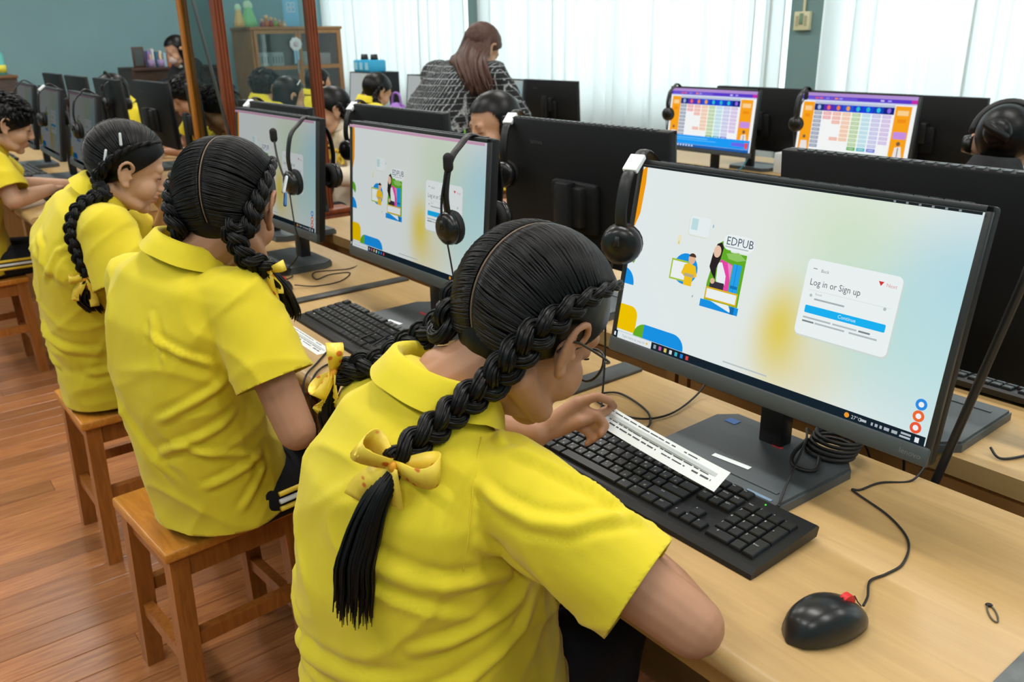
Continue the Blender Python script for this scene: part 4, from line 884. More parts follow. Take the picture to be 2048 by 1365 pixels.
def bow(parent, pos, side, up, size=0.03, w=0.017, seed=0, tails=((-0.6, -1.6), (0.25, -1.9))):
    """ribbon bow: side = loop direction, up = ribbon width direction"""
    rng = random.Random(seed); S = V(side).normalized(); Up = V(up); Up = (Up - S * Up.dot(S)).normalized(); Nn = S.cross(Up)
    if Nn.dot(V((0, 0, 1.33)) + V((0, 0, 0)) - V(pos)) < -1e9: Nn = -Nn
    if (V((-0.3, -0.6, 0.5))).dot(Nn) < 0: Nn = -Nn
    b = MB(); pos = V(pos)
    def strip(pts, wid, wdir, mi):
        rings = []
        for i, p in enumerate(pts):
            t = (pts[min(i + 1, len(pts) - 1)] - pts[max(i - 1, 0)]).normalized(); wv = (wdir[i] - t * wdir[i].dot(t)).normalized(); nn = t.cross(wv)
            q = wid[i] / 2; rings.append([p - wv * q - nn * 0.0005, p + wv * q - nn * 0.0005, p + wv * q + nn * 0.0005, p - wv * q + nn * 0.0005])
        b.loft(rings, mi=mi)
    for s in (-1, 1):
        pts = []; wd = []; wid = []; tilt = rng.uniform(-0.25, 0.25); ang = rng.uniform(0.15, 0.5)
        for i in range(17):
            t = i / 16; l = size * sin(pi * t) ** 0.8 * (1.15 if s > 0 else 1.0); h = size * 0.42 * sin(2 * pi * t)
            pts.append(pos + (S * s * cos(ang) + Up * sin(ang)) * l + Nn * (h + 0.004 + 0.1 * l) + Up * (tilt * l * 0.4)); wd.append(Up * cos(ang) - S * s * sin(ang) + Nn * 0.25 * sin(2 * pi * t)); wid.append(w * (0.5 + 0.6 * sin(pi * t) ** 0.7))
        strip(pts, wid, wd, 0 if s > 0 else 0)
    b.ell(pos + Nn * 0.006, (0.006, 0.006, 0.007), None, 10, 8, 1)
    for i, (sx, ln) in enumerate(tails):
        pts = []; wd = []; wid = []
        for q in range(12):
            t = q / 11; pts.append(pos + S * (sx * size * 0.9 * sin(t * 1.5)) + Up * (ln * size * t) + Nn * (0.006 + 0.004 * sin(t * 5 + i))); wd.append(S * cos(0.4 * t) + Nn * 0.35 * sin(3 * t + i)); wid.append(w * (0.55 + 0.45 * min(1, t * 4)))
        strip(pts, wid, wd, 0)
    o = mk('ribbon_bow', b, [RIBP if size > 0.025 else RIBB, RIBO], parent, True); return o
def collar(parent, N, Ax, Fw, r0=0.054, m=None, gap=32, drop=0.030, stand=0.018):
    Ax = V(Ax).normalized(); Fw = V(Fw); Fw = (Fw - Ax * Fw.dot(Ax)).normalized(); Lw = Ax.cross(Fw); N = V(N); rings = []
    for i in range(41):
        t = radians(gap + (360 - 2 * gap) * i / 40); d = Fw * cos(t) + Lw * sin(t); fr = max(0.0, cos(t)); e = 1 + 0.10 * abs(sin(t))
        wv = 0.0012 * sin(t * 7)
        prof = [(r0 - 0.002, -0.012), (r0 - 0.006, stand * 0.6), (r0 - 0.004, stand), (r0 + 0.002, stand + 0.003), (r0 + 0.008, stand), (r0 + 0.015 + wv, stand - drop * 0.55), (r0 + 0.024 + wv, stand - drop * (1.15 + 0.5 * fr)), (r0 + 0.021 + wv, stand - drop * (1.18 + 0.5 * fr)), (r0 + 0.012, stand - drop * 0.5), (r0 + 0.002, stand - 0.006), (r0 + 0.002, -0.012)]
        rings.append([N + d * (a * e) + Ax * (z - 0.016 * fr) for a, z in prof])
    return mk('collar', MB().loft(rings), m or YEL, parent, 50)
def limb(b, pts, rad, n=14):
    for i in range(len(pts) - 1): b.cap(pts[i], pts[i + 1], rad[i], rad[i + 1], n)
def person(label, S, skin=None, shirt=None, pants=None, group=None):
    near = S.get('vox', 0.0035); skin = skin or SKIN; shirt = shirt or YEL; pants = pants or NAVY; kh = S.get('hk', 1.0)
    sh = [V(S['sR']), V(S['sL'])]; el = [V(S['eR']), V(S['eL'])]; wr = [V(S['wR']), V(S['wL'])]; L = (sh[1] - sh[0]).normalized()
    L = V((L.x, L.y, L.z * 0.6)).normalized(); HCn = V(S['head']); HRm = rotm(*S['hrot']); k = S.get('size', 1.0)
    sp = [(V(p), a, b) for p, a, b in S['spine']]
    def torso_rings(shr, i0=0, i1=None):
        out = []; q = sp[i0:i1]
        for i, (p, a, b) in enumerate(q):
            t = (q[min(i + 1, len(q) - 1)][0] - q[max(i - 1, 0)][0]).normalized(); l = (L - t * L.dot(t)).normalized(); f = l.cross(t); out.append(sring(p, l, f, max(a - shr, 0.02), max(b - shr, 0.02)))
        return out
    # ---- body: one continuous surface
    b = MB(); add_head(b, HCn, HRm, kh); nb = sp[-1][0]
    b.cap(nb - (sp[-1][0] - sp[-2][0]).normalized() * 0.03, HCn + HRm @ V((-0.028, 0, -0.05)) * kh, 0.047 * k, 0.044 * k); b.cap(nb, HCn + HRm @ V((0.01, 0, -0.065)) * kh, 0.036 * k, 0.03 * k)
    b.loft(torso_rings(0.016, 1))
    ar = S.get('arm', 1.0) * k
    for s in (0, 1):
        limb(b, [sh[s], el[s]], [0.042 * ar, 0.034 * ar]); m = el[s].lerp(wr[s], 0.3); limb(b, [el[s], m, wr[s]], [0.033 * ar, 0.034 * ar, 0.0215 * ar])
        hd = S.get('hR' if s == 0 else 'hL'); d = (wr[s] - el[s]).normalized()
        if hd is None: hd = dict()
        if 'pts' in hd: add_hand_pts(b, wr[s], hd['pts']); continue
        add_hand(b, wr[s], hd.get('d', d), hd.get('z', V((0, 0, 1))), -1 if s == 0 else 1, hd.get('curl', (30, 32, 34, 36)), hd.get('s', 0.92 * k), hd.get('thumb'), hd.get('spread', 3))
    if 'knR' in S:
        hp = sp[1][0]
        for s, kn, an in ((-1, 'knR', 'anR'), (1, 'knL', 'anL')):
            h = hp + L * s * 0.075 * k + V((0, 0, -0.02)); limb(b, [h, V(S[kn]), V(S[an])], [0.062 * k, 0.044 * k, 0.030 * k]); fd = S.get('ftd', V((1, 0, 0))); b.cap(S[an], V(S[an]) + V(fd) * 0.11 * k + V((0, 0, -0.04)), 0.028 * k, 0.022 * k)
    me = voxel(b, near, 3, 'person', [skin]); P = ob('person', me); tag(P, label, 'person', group)
    # ---- face details
    T = Matrix.Translation(HCn) @ HRm.to_4x4() @ Matrix.Scale(kh, 4)
    if S.get('face', True):
        for s in (-1, 1):
            mk('eyebrow', MB().tube([T @ V(p) for p in spline([(0.083, s * 0.014, 0.0245), (0.081, s * 0.028, 0.0285), (0.070, s * 0.044, 0.024)], 4)], [0.0012, 0.0016, 0.0020, 0.0022, 0.0022, 0.0020, 0.0018, 0.0014, 0.0008], 6, flat=0.7), HAIR, P, True)
            mk('eyelash', MB().tube([T @ V(p) for p in spline([(0.0805, s * 0.018, 0.002), (0.0825, s * 0.030, -0.001), (0.074, s * 0.043, 0.001)], 4)], 0.0011, 6), HAIR, P, True)
        lp = MB(); lp.ell((0.0855, 0, -0.0545), (0.0068, 0.0185, 0.0036)); lp.ell((0.0825, 0, -0.0645), (0.0068, 0.0160, 0.0042)); lp2 = MB().join(lp, T); mk('lips', lp2, mat('lip', '#b06a5c', 0.45), P, True)
    # ---- shirt
    if S.get('shirt', True):
        b = MB(); b.loft(torso_rings(0.0)); sv = S.get('svox', 0.0065); cuts = []; sl = S.get('sleeve', (0.62, 0.058, 0.066))
        for s in (0, 1):
            d = (el[s] - sh[s]); e = sh[s] + d * sl[0]; dn = d.normalized(); inn = sh[s] - (L * (1 if s else -1)) * 0.05 * k
            if S.get('long'):
                limb(b, [inn, sh[s], el[s], wr[s]], [0.055 * k, sl[1] * k, sl[2] * 0.86 * k, 0.036 * k]); cuts.append((wr[s] - (wr[s] - el[s]).normalized() * 0.01, wr[s] - el[s], 0.09))
            else:
                limb(b, [inn, sh[s]], [0.060 * k, sl[1] * k]); b.tube([sh[s] - dn * 0.03, sh[s] + dn * 0.02, sh[s].lerp(e, 0.5), e, e + dn * 0.03], [sl[1] * 0.75 * k, sl[1] * k, (sl[1] + sl[2]) / 2 * k, sl[2] * k, sl[2] * k], 20); cuts.append((e, dn, sl[2] * 1.06 * k))
        t0 = (sp[1][0] - sp[0][0]).normalized(); cuts.append((sp[0][0] + t0 * 0.012, -t0, 0.30))
        me = voxel(b, sv, S.get('ssm', 6), 'shirt', [shirt]); fold_disp(me, [(a_, b_, w_ * 0.62, m_ * 0.85) for a_, b_, w_, m_ in S.get('folds', ())], S.get('namp', 0.003), S.get('nf', 7.0), S.get('seed', 1.3), S.get('crease', 0.0055)); cut_mesh(me, cuts)
        o = ob(S.get('shirt_name', 'shirt'), me, P); S['bvh'] = bvh_of(o); solid(o, 0.0028)
        for s in (0, 1):
            if S.get('long') or not S.get('hemband'): continue
        ax = (sp[-1][0] - sp[-3][0]).normalized(); fw = L.cross(ax)
        if S.get('collar', True): collar(P, sp[-1][0] + ax * S.get('coff', 0.0), ax + fw * S.get('ctilt', 0.0), fw, S.get('cr', 0.053 * k), shirt)
    # ---- trousers and shoes
    if 'knR' in S:
        b = MB(); hp = sp[1][0]; t = V((0, 0, 1)); f = L.cross(t); b.loft([sring(hp + V((0, 0, z)), L, f, a, c) for z, a, c in ((-0.055, 0.11 * k, 0.085 * k), (-0.03, 0.130 * k, 0.10 * k), (0.03, 0.125 * k, 0.095 * k), (0.07, 0.11 * k, 0.08 * k))])
        cut2 = []
        for s, kn, an in ((-1, 'knR', 'anR'), (1, 'knL', 'anL')):
            h = hp + L * s * 0.078 * k + V((0, 0, -0.012)); kk = V(S[kn]); aa = V(S[an]); limb(b, [h, kk, aa + V((0, 0, 0.02))], [0.070 * k, 0.057 * k, 0.050 * k])
        me = voxel(b, S.get('pvox', 0.009), 5, 'trousers', [pants]); fold_disp(me, (), 0.003, 9, 2.0); o = ob('trousers', me, P)
        for s, an in ((-1, 'anR'), (1, 'anL')):
            a = V(S[an]); fd = V(S.get('ftd', V((1, 0, 0)))); fd.z = 0; fd.normalize(); ln = fd.cross(V((0, 0, 1))); rings = []
            for u, w, hh in ((-0.055, 0.020, 0.045), (-0.045, 0.030, 0.070), (-0.01, 0.034, 0.075), (0.05, 0.036, 0.058), (0.10, 0.038, 0.042), (0.135, 0.032, 0.034), (0.150, 0.018, 0.022)):
                c = V((a.x, a.y, 0)) + fd * u * k; rings.append([c + ln * (w * k * cos(q)) + V((0, 0, 0.002 + hh * k * 0.5 + hh * k * 0.5 * sin(q))) for q in [2 * pi * j / 14 for j in range(14)]])
            mk('shoe', MB().loft(rings), S.get('shoe', mat('shoe_grey', '#5d6263', 0.6)), P, True)
        if S.get('stripe'):
            for s, kn in ((-1, 'knR'), (1, 'knL')):
                h = hp + L * s * 0.078 * k + V((0, 0, -0.012)); kk = V(S[kn]); d = (kk - h).normalized(); up = V((0, 0, 1)); sd = L * s
                for q, (o2, mm) in enumerate(((0.016, RIBB), (0.0, WHITEP), (-0.016, RIBB))):
                    pts = [h.lerp(kk, u) + sd * (0.0755 + (0.0585 - 0.0755) * u) * k + up * o2 for u in (0.0, 0.25, 0.5, 0.75, 1.0)]; mk('side_stripe', MB().tube(pts, 0.0055, 6, flat=1.0), mm, P, True)
    return P, HCn, HRm, kh, T
def hair_short(P, HCn, HRm, kh, m=None, rough=0.004, sc=1.0, off=-0.022, n=260):
    o = ob('hair', hair_cap(HCn, HRm, kh, 'hair', m, 0.006, True, rough, 0.62, off, None, sc), P); rng = random.Random(5); b = MB(); T = Matrix.Translation(HCn) @ HRm.to_4x4() @ Matrix.Scale(kh, 4)
    for i in range(n):
        u = V((rng.uniform(-1, 1), rng.uniform(-1, 1), rng.uniform(-0.1, 1))).normalized(); p = on_hair(u, 0.98 * sc)
        if p.z < 0.62 * p.x + 0.03 or p.z < -0.01: continue
        d = V((0.9, 0.25 * u.y, 0.1)) if u.z > 0.5 else V((0.35, 0, -0.9)); d = (d - u * d.dot(u)).normalized(); L = rng.uniform(0.018, 0.032)
        b.tube([T @ p, T @ (p + d * L * 0.5 + u * 0.008), T @ (p + d * L + u * 0.007)], [0.004, 0.0034, 0.0008], 5)
    mk('hair_strands', b, m or HAIR, o, True); return o
def hair_braided(S, P, HCn, HRm, kh, T, right, left, seed=1, locks=110, w=(0.0115, 0.009), pitch=0.072, nup=((-1, -0.4, 0.3), (-1, 0.4, 0.3))):
    me = hair_cap(HCn, HRm, kh, 'hair', HAIR, 0.005, True, 0.0)
    P_h = ob('hair', me, P)
    if locks:
        lk = hair_locks(HCn, HRm, kh, locks * 2, seed); mk('combed_locks', lk, HAIR, P_h, True)
        pp = [T @ (on_hair(part_dir(0.02 + 0.96 * i / 30), 1.003)) for i in range(31)]; mk('parting', MB().tube(pp, 0.0014, 6, flat=0.6), mat('scalp', '#76624f', 0.7), P_h, True)
    out = []
    for s, pts, nu in ((-1, right, nup[0]), (1, left, nup[1])):
        if not pts: continue
        fr = [T @ V((x * 1.0, s * (y + 0.001), z)) for x, y, z in FR]; pts = push(S, spline(pts, 4), 0.015 * kh) ; b, e, d = braid(fr + pts, w[0] * kh, w[1] * kh, pitch, seed, nu, 0.26, 0.16, 12 if locks else 0)
        o = mk('braid', b, HAIR, P, True); out.append((o, e, d))
    return out
def clip(P, T, p, d, c='#e8eef0', ln=0.03):
    a = T @ V(p); e = T @ (V(p) + V(d).normalized() * ln); mk('hair_clip', MB().cap(a, e, 0.0035, 0.003, 8), mat('clip_' + c.strip('#'), c, 0.25), P, True)

# ---------------- girl nearest the camera
S1 = dict(vox=0.003, head=(0.592, 0.738, 1.002), hrot=(6, 33, 5), sR=(0.510, 0.640, 0.845), sL=(0.485, 0.920, 0.865), eR=(0.580, 0.460, 0.757), eL=(0.655, 1.000, 0.770),
     wR=(0.650, 0.655, 0.752), wL=(0.690, 0.845, 0.795), arm=0.98,
     spine=[((0.485, 0.808, 0.425), 0.172, 0.172), ((0.480, 0.807, 0.50), 0.170, 0.170), ((0.470, 0.800, 0.62), 0.158, 0.158), ((0.458, 0.794, 0.74), 0.152, 0.140), ((0.456, 0.792, 0.835), 0.150, 0.106), ((0.474, 0.789, 0.892), 0.122, 0.080), ((0.489, 0.785, 0.928), 0.074, 0.058), ((0.502, 0.781, 0.955), 0.050, 0.047)],
     sleeve=(0.70, 0.058, 0.060), svox=0.005, crease=0.006, cr=0.057, coff=-0.004, ctilt=-0.1,
     hL=dict(pts=dict(t=[(0.722, 0.828, 0.800), (0.742, 0.809, 0.812), (0.764, 0.802, 0.816), (0.792, 0.806, 0.815)], i=[(0.747, 0.820, 0.836), (0.769, 0.803, 0.845), (0.786, 0.795, 0.836), (0.803, 0.803, 0.819)], m=[(0.748, 0.822, 0.826), (0.764, 0.798, 0.820), (0.772, 0.788, 0.804), (0.762, 0.786, 0.794)], r=[(0.745, 0.827, 0.814), (0.763, 0.805, 0.805), (0.767, 0.795, 0.791), (0.757, 0.794, 0.785)], l=[(0.741, 0.831, 0.802), (0.754, 0.808, 0.793), (0.758, 0.800, 0.782), (0.750, 0.802, 0.777)])),
     hR=dict(z=(0, 0, 1), curl=(20, 22, 24, 26)),
     knR=(0.80, 0.79, 0.46), knL=(0.80, 0.94, 0.46), anR=(0.74, 0.79, 0.08), anL=(0.74, 0.94, 0.08),
     folds=[((0.50, 0.66, 0.91), (0.57, 0.52, 0.83), 0.013, 0.008), ((0.47, 0.66, 0.87), (0.56, 0.53, 0.80), 0.012, 0.008), ((0.45, 0.68, 0.82), (0.54, 0.55, 0.77), 0.013, 0.009), ((0.42, 0.70, 0.78), (0.53, 0.58, 0.75), 0.013, 0.008), ((0.40, 0.70, 0.70), (0.52, 0.69, 0.74), 0.014, 0.009), ((0.38, 0.72, 0.62), (0.52, 0.69, 0.70), 0.014, 0.008), ((0.36, 0.74, 0.80), (0.45, 0.68, 0.76), 0.018, 0.008), ((0.34, 0.90, 0.60), (0.42, 0.70, 0.66), 0.020, 0.009), ((0.34, 0.86, 0.55), (0.46, 0.70, 0.60), 0.018, 0.008), ((0.32, 0.95, 0.70), (0.34, 0.80, 0.62), 0.02, 0.006), ((0.52, 0.70, 0.90), (0.50, 0.665, 0.97), 0.010, 0.006)], namp=0.002, seed=1.3)
P1, c1, r1, k1, T1 = person('girl nearest the camera with glasses and two long braids, holding a paper slip', S1)
br1 = hair_braided(S1, P1, c1, r1, k1, T1, [(0.505, 0.690, 0.975), (0.470, 0.700, 0.955), (0.430, 0.705, 0.930), (0.392, 0.710, 0.905)], [(0.529, 0.83, 0.999), (0.500, 0.88, 0.959), (0.476, 0.92, 0.919), (0.465, 0.94, 0.896)], 1, 150, (0.0125, 0.0105), 0.078)
o, e, d = br1[0]; mk('braid_tail', tuft(S1, e, [(0.365, 0.715, 0.865), (0.345, 0.72, 0.80), (0.342, 0.716, 0.735)], 190, 0.010, 0.022, 4), HAIR, P1, True); bow(P1, push(S1, [e], 0.020)[0], (0.55, -0.75, -0.25), (0.1, -0.1, 1), 0.044, 0.026, 1, ((-0.9, -1.3), (0.3, -2.0)))
o, e, d = br1[1]; mk('braid_tail', tuft(S1, e, [(0.45, 0.955, 0.85), (0.44, 0.965, 0.80), (0.435, 0.97, 0.75)], 110, 0.009, 0.018, 5), HAIR, P1, True); bow(P1, push(S1, [e], 0.024)[0], (0.15, -0.15, 1.0), (-0.8, 0.3, 0.2), 0.036, 0.020, 2, ((-1.9, 0.4), (-2.2, -0.3)))
for sd, pts in ((-1, [(0.49, 0.70, 0.905), (0.465, 0.675, 0.87), (0.44, 0.665, 0.83), (0.43, 0.668, 0.78)]), (1, [(0.46, 0.87, 0.91), (0.43, 0.90, 0.87), (0.41, 0.91, 0.82)])):
    mk('sleeve_seam', MB().tube(push(S1, spline(pts, 8), 0.0004), 0.0013, 6), YEL, P1, True)
# glasses
gl = MB()
for s in (-1, 1):
    gl.tube([T1 @ V((0.098 - 0.012 * abs(cos(a)) * (cos(a) * s > 0), s * 0.032 + 0.026 * cos(a), -0.004 + 0.021 * sin(a))) for a in [2 * pi * j / 24 for j in range(25)]], 0.0016, 6, caps=False)
    gl.tube([T1 @ V(p) for p in spline([(0.090, s * 0.058, 0.006), (0.070, s * 0.074, 0.008), (0.02, s * 0.079, 0.010), (-0.012, s * 0.080, 0.008), (-0.026, s * 0.078, -0.010)], 5)], 0.0016, 6)
gl.tube([T1 @ V(p) for p in ((0.098, -0.008, 0.0), (0.101, 0, 0.003), (0.098, 0.008, 0.0))], 0.0015, 6)
mk('glasses', gl, mat('glasses_frame', '#1a1715', 0.3), P1, True)
ls = MB()
for s in (-1, 1): ls.add([T1 @ V((0.097, s * 0.032 + 0.025 * cos(2 * pi * j / 20), -0.004 + 0.020 * sin(2 * pi * j / 20))) for j in range(20)], [tuple(range(20))])
mk('lens', ls, glass('lens_glass', '#fbfbfb', 0.06), P1, False)
# thumb nail
# ---------------- middle girl
S2 = dict(head=(0.527, 1.508, 1.042), hk=1.02, hrot=(46, 15, 0), sR=(0.492, 1.408, 0.898), sL=(0.385, 1.640, 0.905), eR=(0.520, 1.295, 0.685), eL=(0.415, 1.735, 0.690), wR=(0.575, 1.425, 0.628), wL=(0.60, 1.58, 0.632),
     spine=[((0.458, 1.545, 0.450), 0.140, 0.116), ((0.452, 1.545, 0.51), 0.140, 0.114), ((0.426, 1.542, 0.62), 0.132, 0.106), ((0.413, 1.537, 0.75), 0.134, 0.102), ((0.418, 1.532, 0.855), 0.140, 0.096), ((0.432, 1.528, 0.925), 0.128, 0.078), ((0.443, 1.524, 0.958), 0.076, 0.056), ((0.452, 1.520, 0.982), 0.047, 0.045)],
     sleeve=(0.60, 0.060, 0.068), svox=0.006, hR=dict(d=(0.75, 0.45, -0.1), z=(0.15, -0.6, 0.8), curl=(45, 48, 50, 52)), hL=dict(d=(0.6, -0.5, 0), z=(0, 0.5, 0.85), curl=(45, 48, 50, 52)),
     knR=(0.79, 1.53, 0.475), knL=(0.77, 1.69, 0.475), anR=(0.76, 1.54, 0.08), anL=(0.74, 1.68, 0.08), stripe=True,
     folds=[((0.43, 1.40, 0.80), (0.36, 1.48, 0.86), 0.012, 0.009), ((0.44, 1.41, 0.77), (0.35, 1.47, 0.70), 0.013, 0.010), ((0.45, 1.42, 0.70), (0.34, 1.50, 0.62), 0.014, 0.010), ((0.50, 1.42, 0.60), (0.38, 1.43, 0.56), 0.013, 0.009), ((0.50, 1.42, 0.59), (0.36, 1.45, 0.66), 0.012, 0.008), ((0.50, 1.42, 0.58), (0.44, 1.42, 0.50), 0.012, 0.007), ((0.30, 1.58, 0.72), (0.34, 1.46, 0.56), 0.018, 0.008), ((0.33, 1.45, 0.90), (0.36, 1.43, 0.80), 0.012, 0.006)], namp=0.002, seed=4.1)
P2, c2, r2, k2, T2 = person('middle girl seen from behind on the bright stool, hands in her lap', S2)
br2 = hair_braided(S2, P2, c2, r2, k2, T2, [(0.490, 1.415, 1.03), (0.500, 1.395, 0.99), (0.510, 1.39, 0.955), (0.515, 1.392, 0.935)], [(0.470, 1.58, 1.04), (0.46, 1.60, 1.0), (0.455, 1.60, 0.97)], 2, 120, (0.0125, 0.0105), 0.07)
o, e, d = br2[0]; mk('braid_tail', tuft(S2, e, [(0.525, 1.39, 0.91), (0.545, 1.395, 0.875), (0.555, 1.40, 0.85)], 110, 0.010, 0.020, 6), HAIR, P2, True); bow(P2, push(S2, [e], 0.020)[0], (0.6, -0.7, 0), (0, 0, 1), 0.026, 0.017, 3, ((0.1, -2.1), (0.5, -1.6)))
o, e, d = br2[1]; mk('braid_tail', tuft(S2, e, [(0.452, 1.61, 0.94), (0.45, 1.61, 0.91)], 110, 0.008, 0.014, 7), HAIR, P2, True)
clip(P2, T2, (0.030, -0.088, 0.035), (0.35, -0.1, 1), '#dfe6ea', 0.028); clip(P2, T2, (0.032, -0.090, 0.012), (0.1, 0, 1), '#3f78b8', 0.02)
# ---------------- third girl
S3 = dict(head=(0.545, 2.245, 1.035), hk=0.94, hrot=(-8, 20, 4), sR=(0.452, 2.125, 0.918), sL=(0.470, 2.425, 0.925), eR=(0.472, 2.055, 0.735), eL=(0.640, 2.440, 0.770), wR=(0.620, 2.150, 0.735), wL=(0.655, 2.345, 0.905),
     spine=[((0.455, 2.365, 0.430), 0.150, 0.13), ((0.450, 2.365, 0.50), 0.155, 0.13), ((0.430, 2.352, 0.62), 0.150, 0.118), ((0.422, 2.330, 0.75), 0.155, 0.112), ((0.420, 2.300, 0.855), 0.160, 0.105), ((0.452, 2.282, 0.930), 0.140, 0.080), ((0.475, 2.272, 0.962), 0.080, 0.058), ((0.490, 2.265, 0.985), 0.047, 0.045)],
     sleeve=(0.66, 0.062, 0.074), svox=0.0065, hL=dict(d=(-0.1, -0.35, 0.9), z=(0.8, 0.4, 0), curl=(50, 55, 58, 60)),
     knR=(0.82, 2.28, 0.475), knL=(0.82, 2.44, 0.475), anR=(0.76, 2.29, 0.08), anL=(0.76, 2.42, 0.08), stripe=True,
     folds=[((0.36, 2.25, 0.80), (0.42, 2.20, 0.88), 0.014, 0.008), ((0.33, 2.36, 0.66), (0.42, 2.22, 0.60), 0.018, 0.009), ((0.34, 2.40, 0.57), (0.48, 2.24, 0.55), 0.016, 0.008), ((0.34, 2.30, 0.90), (0.38, 2.22, 0.82), 0.014, 0.006)], namp=0.002, seed=7.7)
P3, c3, r3, k3, T3 = person('girl with silver hair clips, in profile left of the middle girl', S3, SKIN2)
br3 = hair_braided(S3, P3, c3, r3, k3, T3, [(0.470, 2.16, 0.995), (0.448, 2.165, 0.95), (0.425, 2.17, 0.90), (0.410, 2.175, 0.85), (0.405, 2.178, 0.825)], [(0.54, 2.34, 1.0), (0.53, 2.38, 0.95), (0.53, 2.39, 0.90)], 3, 90, (0.0125, 0.0105), 0.07)
o, e, d = br3[0]; mk('braid_tail', tuft(S3, e, [(0.390, 2.18, 0.79), (0.395, 2.175, 0.75), (0.405, 2.17, 0.72)], 110, 0.010, 0.020, 8), HAIR, P3, True); bow(P3, push(S3, [e], 0.020)[0], (0.9, -0.3, 0.0), (0, 0, 1), 0.034, 0.020, 4, ((-0.9, -1.5), (0.35, -2.0)))
clip(P3, T3, (-0.035, -0.082, 0.070), (-0.3, 0, 1), '#dfe6ea', 0.026); clip(P3, T3, (-0.062, -0.076, 0.02), (-0.1, 0, 1), '#dfe6ea', 0.026)
# ---------------- boy at the left edge
S4 = dict(vox=0.0042, head=(0.540, 3.905, 1.030), hk=0.94, hrot=(-6, 20, 0), sR=(0.455, 3.815, 0.890), sL=(0.470, 4.105, 0.895), eR=(0.485, 3.745, 0.765), eL=(0.56, 4.15, 0.765), wR=(0.655, 3.93, 0.765), wL=(0.76, 4.02, 0.760),
     spine=[((0.355, 4.055, 0.432), 0.145, 0.12), ((0.355, 4.055, 0.50), 0.148, 0.12), ((0.355, 4.045, 0.62), 0.145, 0.115), ((0.370, 4.015, 0.75), 0.150, 0.11), ((0.415, 3.980, 0.845), 0.155, 0.105), ((0.450, 3.965, 0.910), 0.135, 0.080), ((0.470, 3.955, 0.945), 0.078, 0.058), ((0.486, 3.948, 0.968), 0.047, 0.045)],
     sleeve=(0.75, 0.062, 0.072), svox=0.008, hR=dict(d=(0.5, 0.8, -0.05), z=(0, 0, 1), curl=(25, 25, 25, 25)), hL=dict(d=(0.9, 0.1, 0), z=(0, 0, 1)),
     knR=(0.72, 4.0, 0.475), knL=(0.72, 4.16, 0.475), anR=(0.60, 4.12, 0.08), anL=(0.64, 4.28, 0.08), stripe=True, shoe=mat('shoe_white_grey', '#8c9193', 0.6), namp=0.002, seed=9.0)
P4, c4, r4, k4, T4 = person('boy at the left picture edge leaning on his desk', S4, SKIN2)
hair_short(P4, c4, r4, k4, None, 0.005, 1.03)
# ================================================================== PEOPLE IN THE BACKGROUND
def seat(x, y, yaw, head, hrot, hk=1.0, kz=1.0, **kw):
    c, s = cos(radians(yaw)), sin(radians(yaw))
    def W(p): return V((x + c * p[0] - s * p[1], y + s * p[0] + c * p[1], 0.43 + (p[2] - 0.43) * kz if p[2] > 0.43 else p[2]))
    hd = V(head); nb = hd + rotm(*hrot) @ V((-0.05, 0, -0.055)); base = W((0, 0, 0.5)); sp = []
    for t, up, a, b in ((-0.15, 0, 0.145, 0.12), (0.0, 0, 0.145, 0.12), (0.25, -0.02, 0.142, 0.112), (0.52, -0.03, 0.15, 0.11), (0.76, -0.02, 0.155, 0.10), (0.92, 0, 0.135, 0.078), (1.0, 0.0, 0.078, 0.056)):
        q = base.lerp(nb - V((0, 0, 0.025)), t) + V((c, s, 0)) * up; sp.append((q, a, b))
    sp.append((nb, 0.046, 0.045)); sc = sp[5][0]; Lx = V((-s, c, 0)); Fx = V((c, s, 0))
    S = dict(vox=0.008, svox=0.011, pvox=0.016, ssm=4, head=head, hrot=hrot, hk=hk, spine=sp, sR=sc - Lx * 0.135 - V((0, 0, 0.02)), sL=sc + Lx * 0.135 - V((0, 0, 0.02)), eR=sc - Lx * 0.19 + Fx * 0.09 - V((0, 0, 0.19)), eL=sc + Lx * 0.19 + Fx * 0.09 - V((0, 0, 0.19)),
             wR=sc - Lx * 0.07 + Fx * 0.26 - V((0, 0, 0.175)), wL=sc + Lx * 0.07 + Fx * 0.26 - V((0, 0, 0.175)), knR=W((0.34, -0.08, 0.475)), knL=W((0.34, 0.08, 0.475)), anR=W((0.30, -0.08, 0.08)), anL=W((0.30, 0.08, 0.08)), ftd=Fx, namp=0.004, seed=x * 3 + y)
    S.update(kw); return S
def mask(P, T, c): mk('face_mask', MB().join(MB().ell((0.062, 0, -0.048), (0.042, 0.054, 0.040), None, 16, 10), T), mat('mask_' + c.strip('#'), c, 0.8), P, True)
def fringe(P, T, n=21, ln=0.05, m=None):
    b = MB()
    for i in range(n):
        a = -1 + 2 * i / (n - 1); b.tube([T @ V(p) for p in spline([(0.062 - 0.03 * a * a, a * 0.055, 0.098 - 0.01 * abs(a)), (0.088 - 0.03 * a * a, a * 0.064, 0.065), (0.090 - 0.03 * a * a, a * 0.069, 0.098 - ln - 0.02 * abs(a))], 4)], [0.0045] * 6 + [0.004, 0.003, 0.001], 6)
    mk('fringe', b, m or HAIR, P, True)
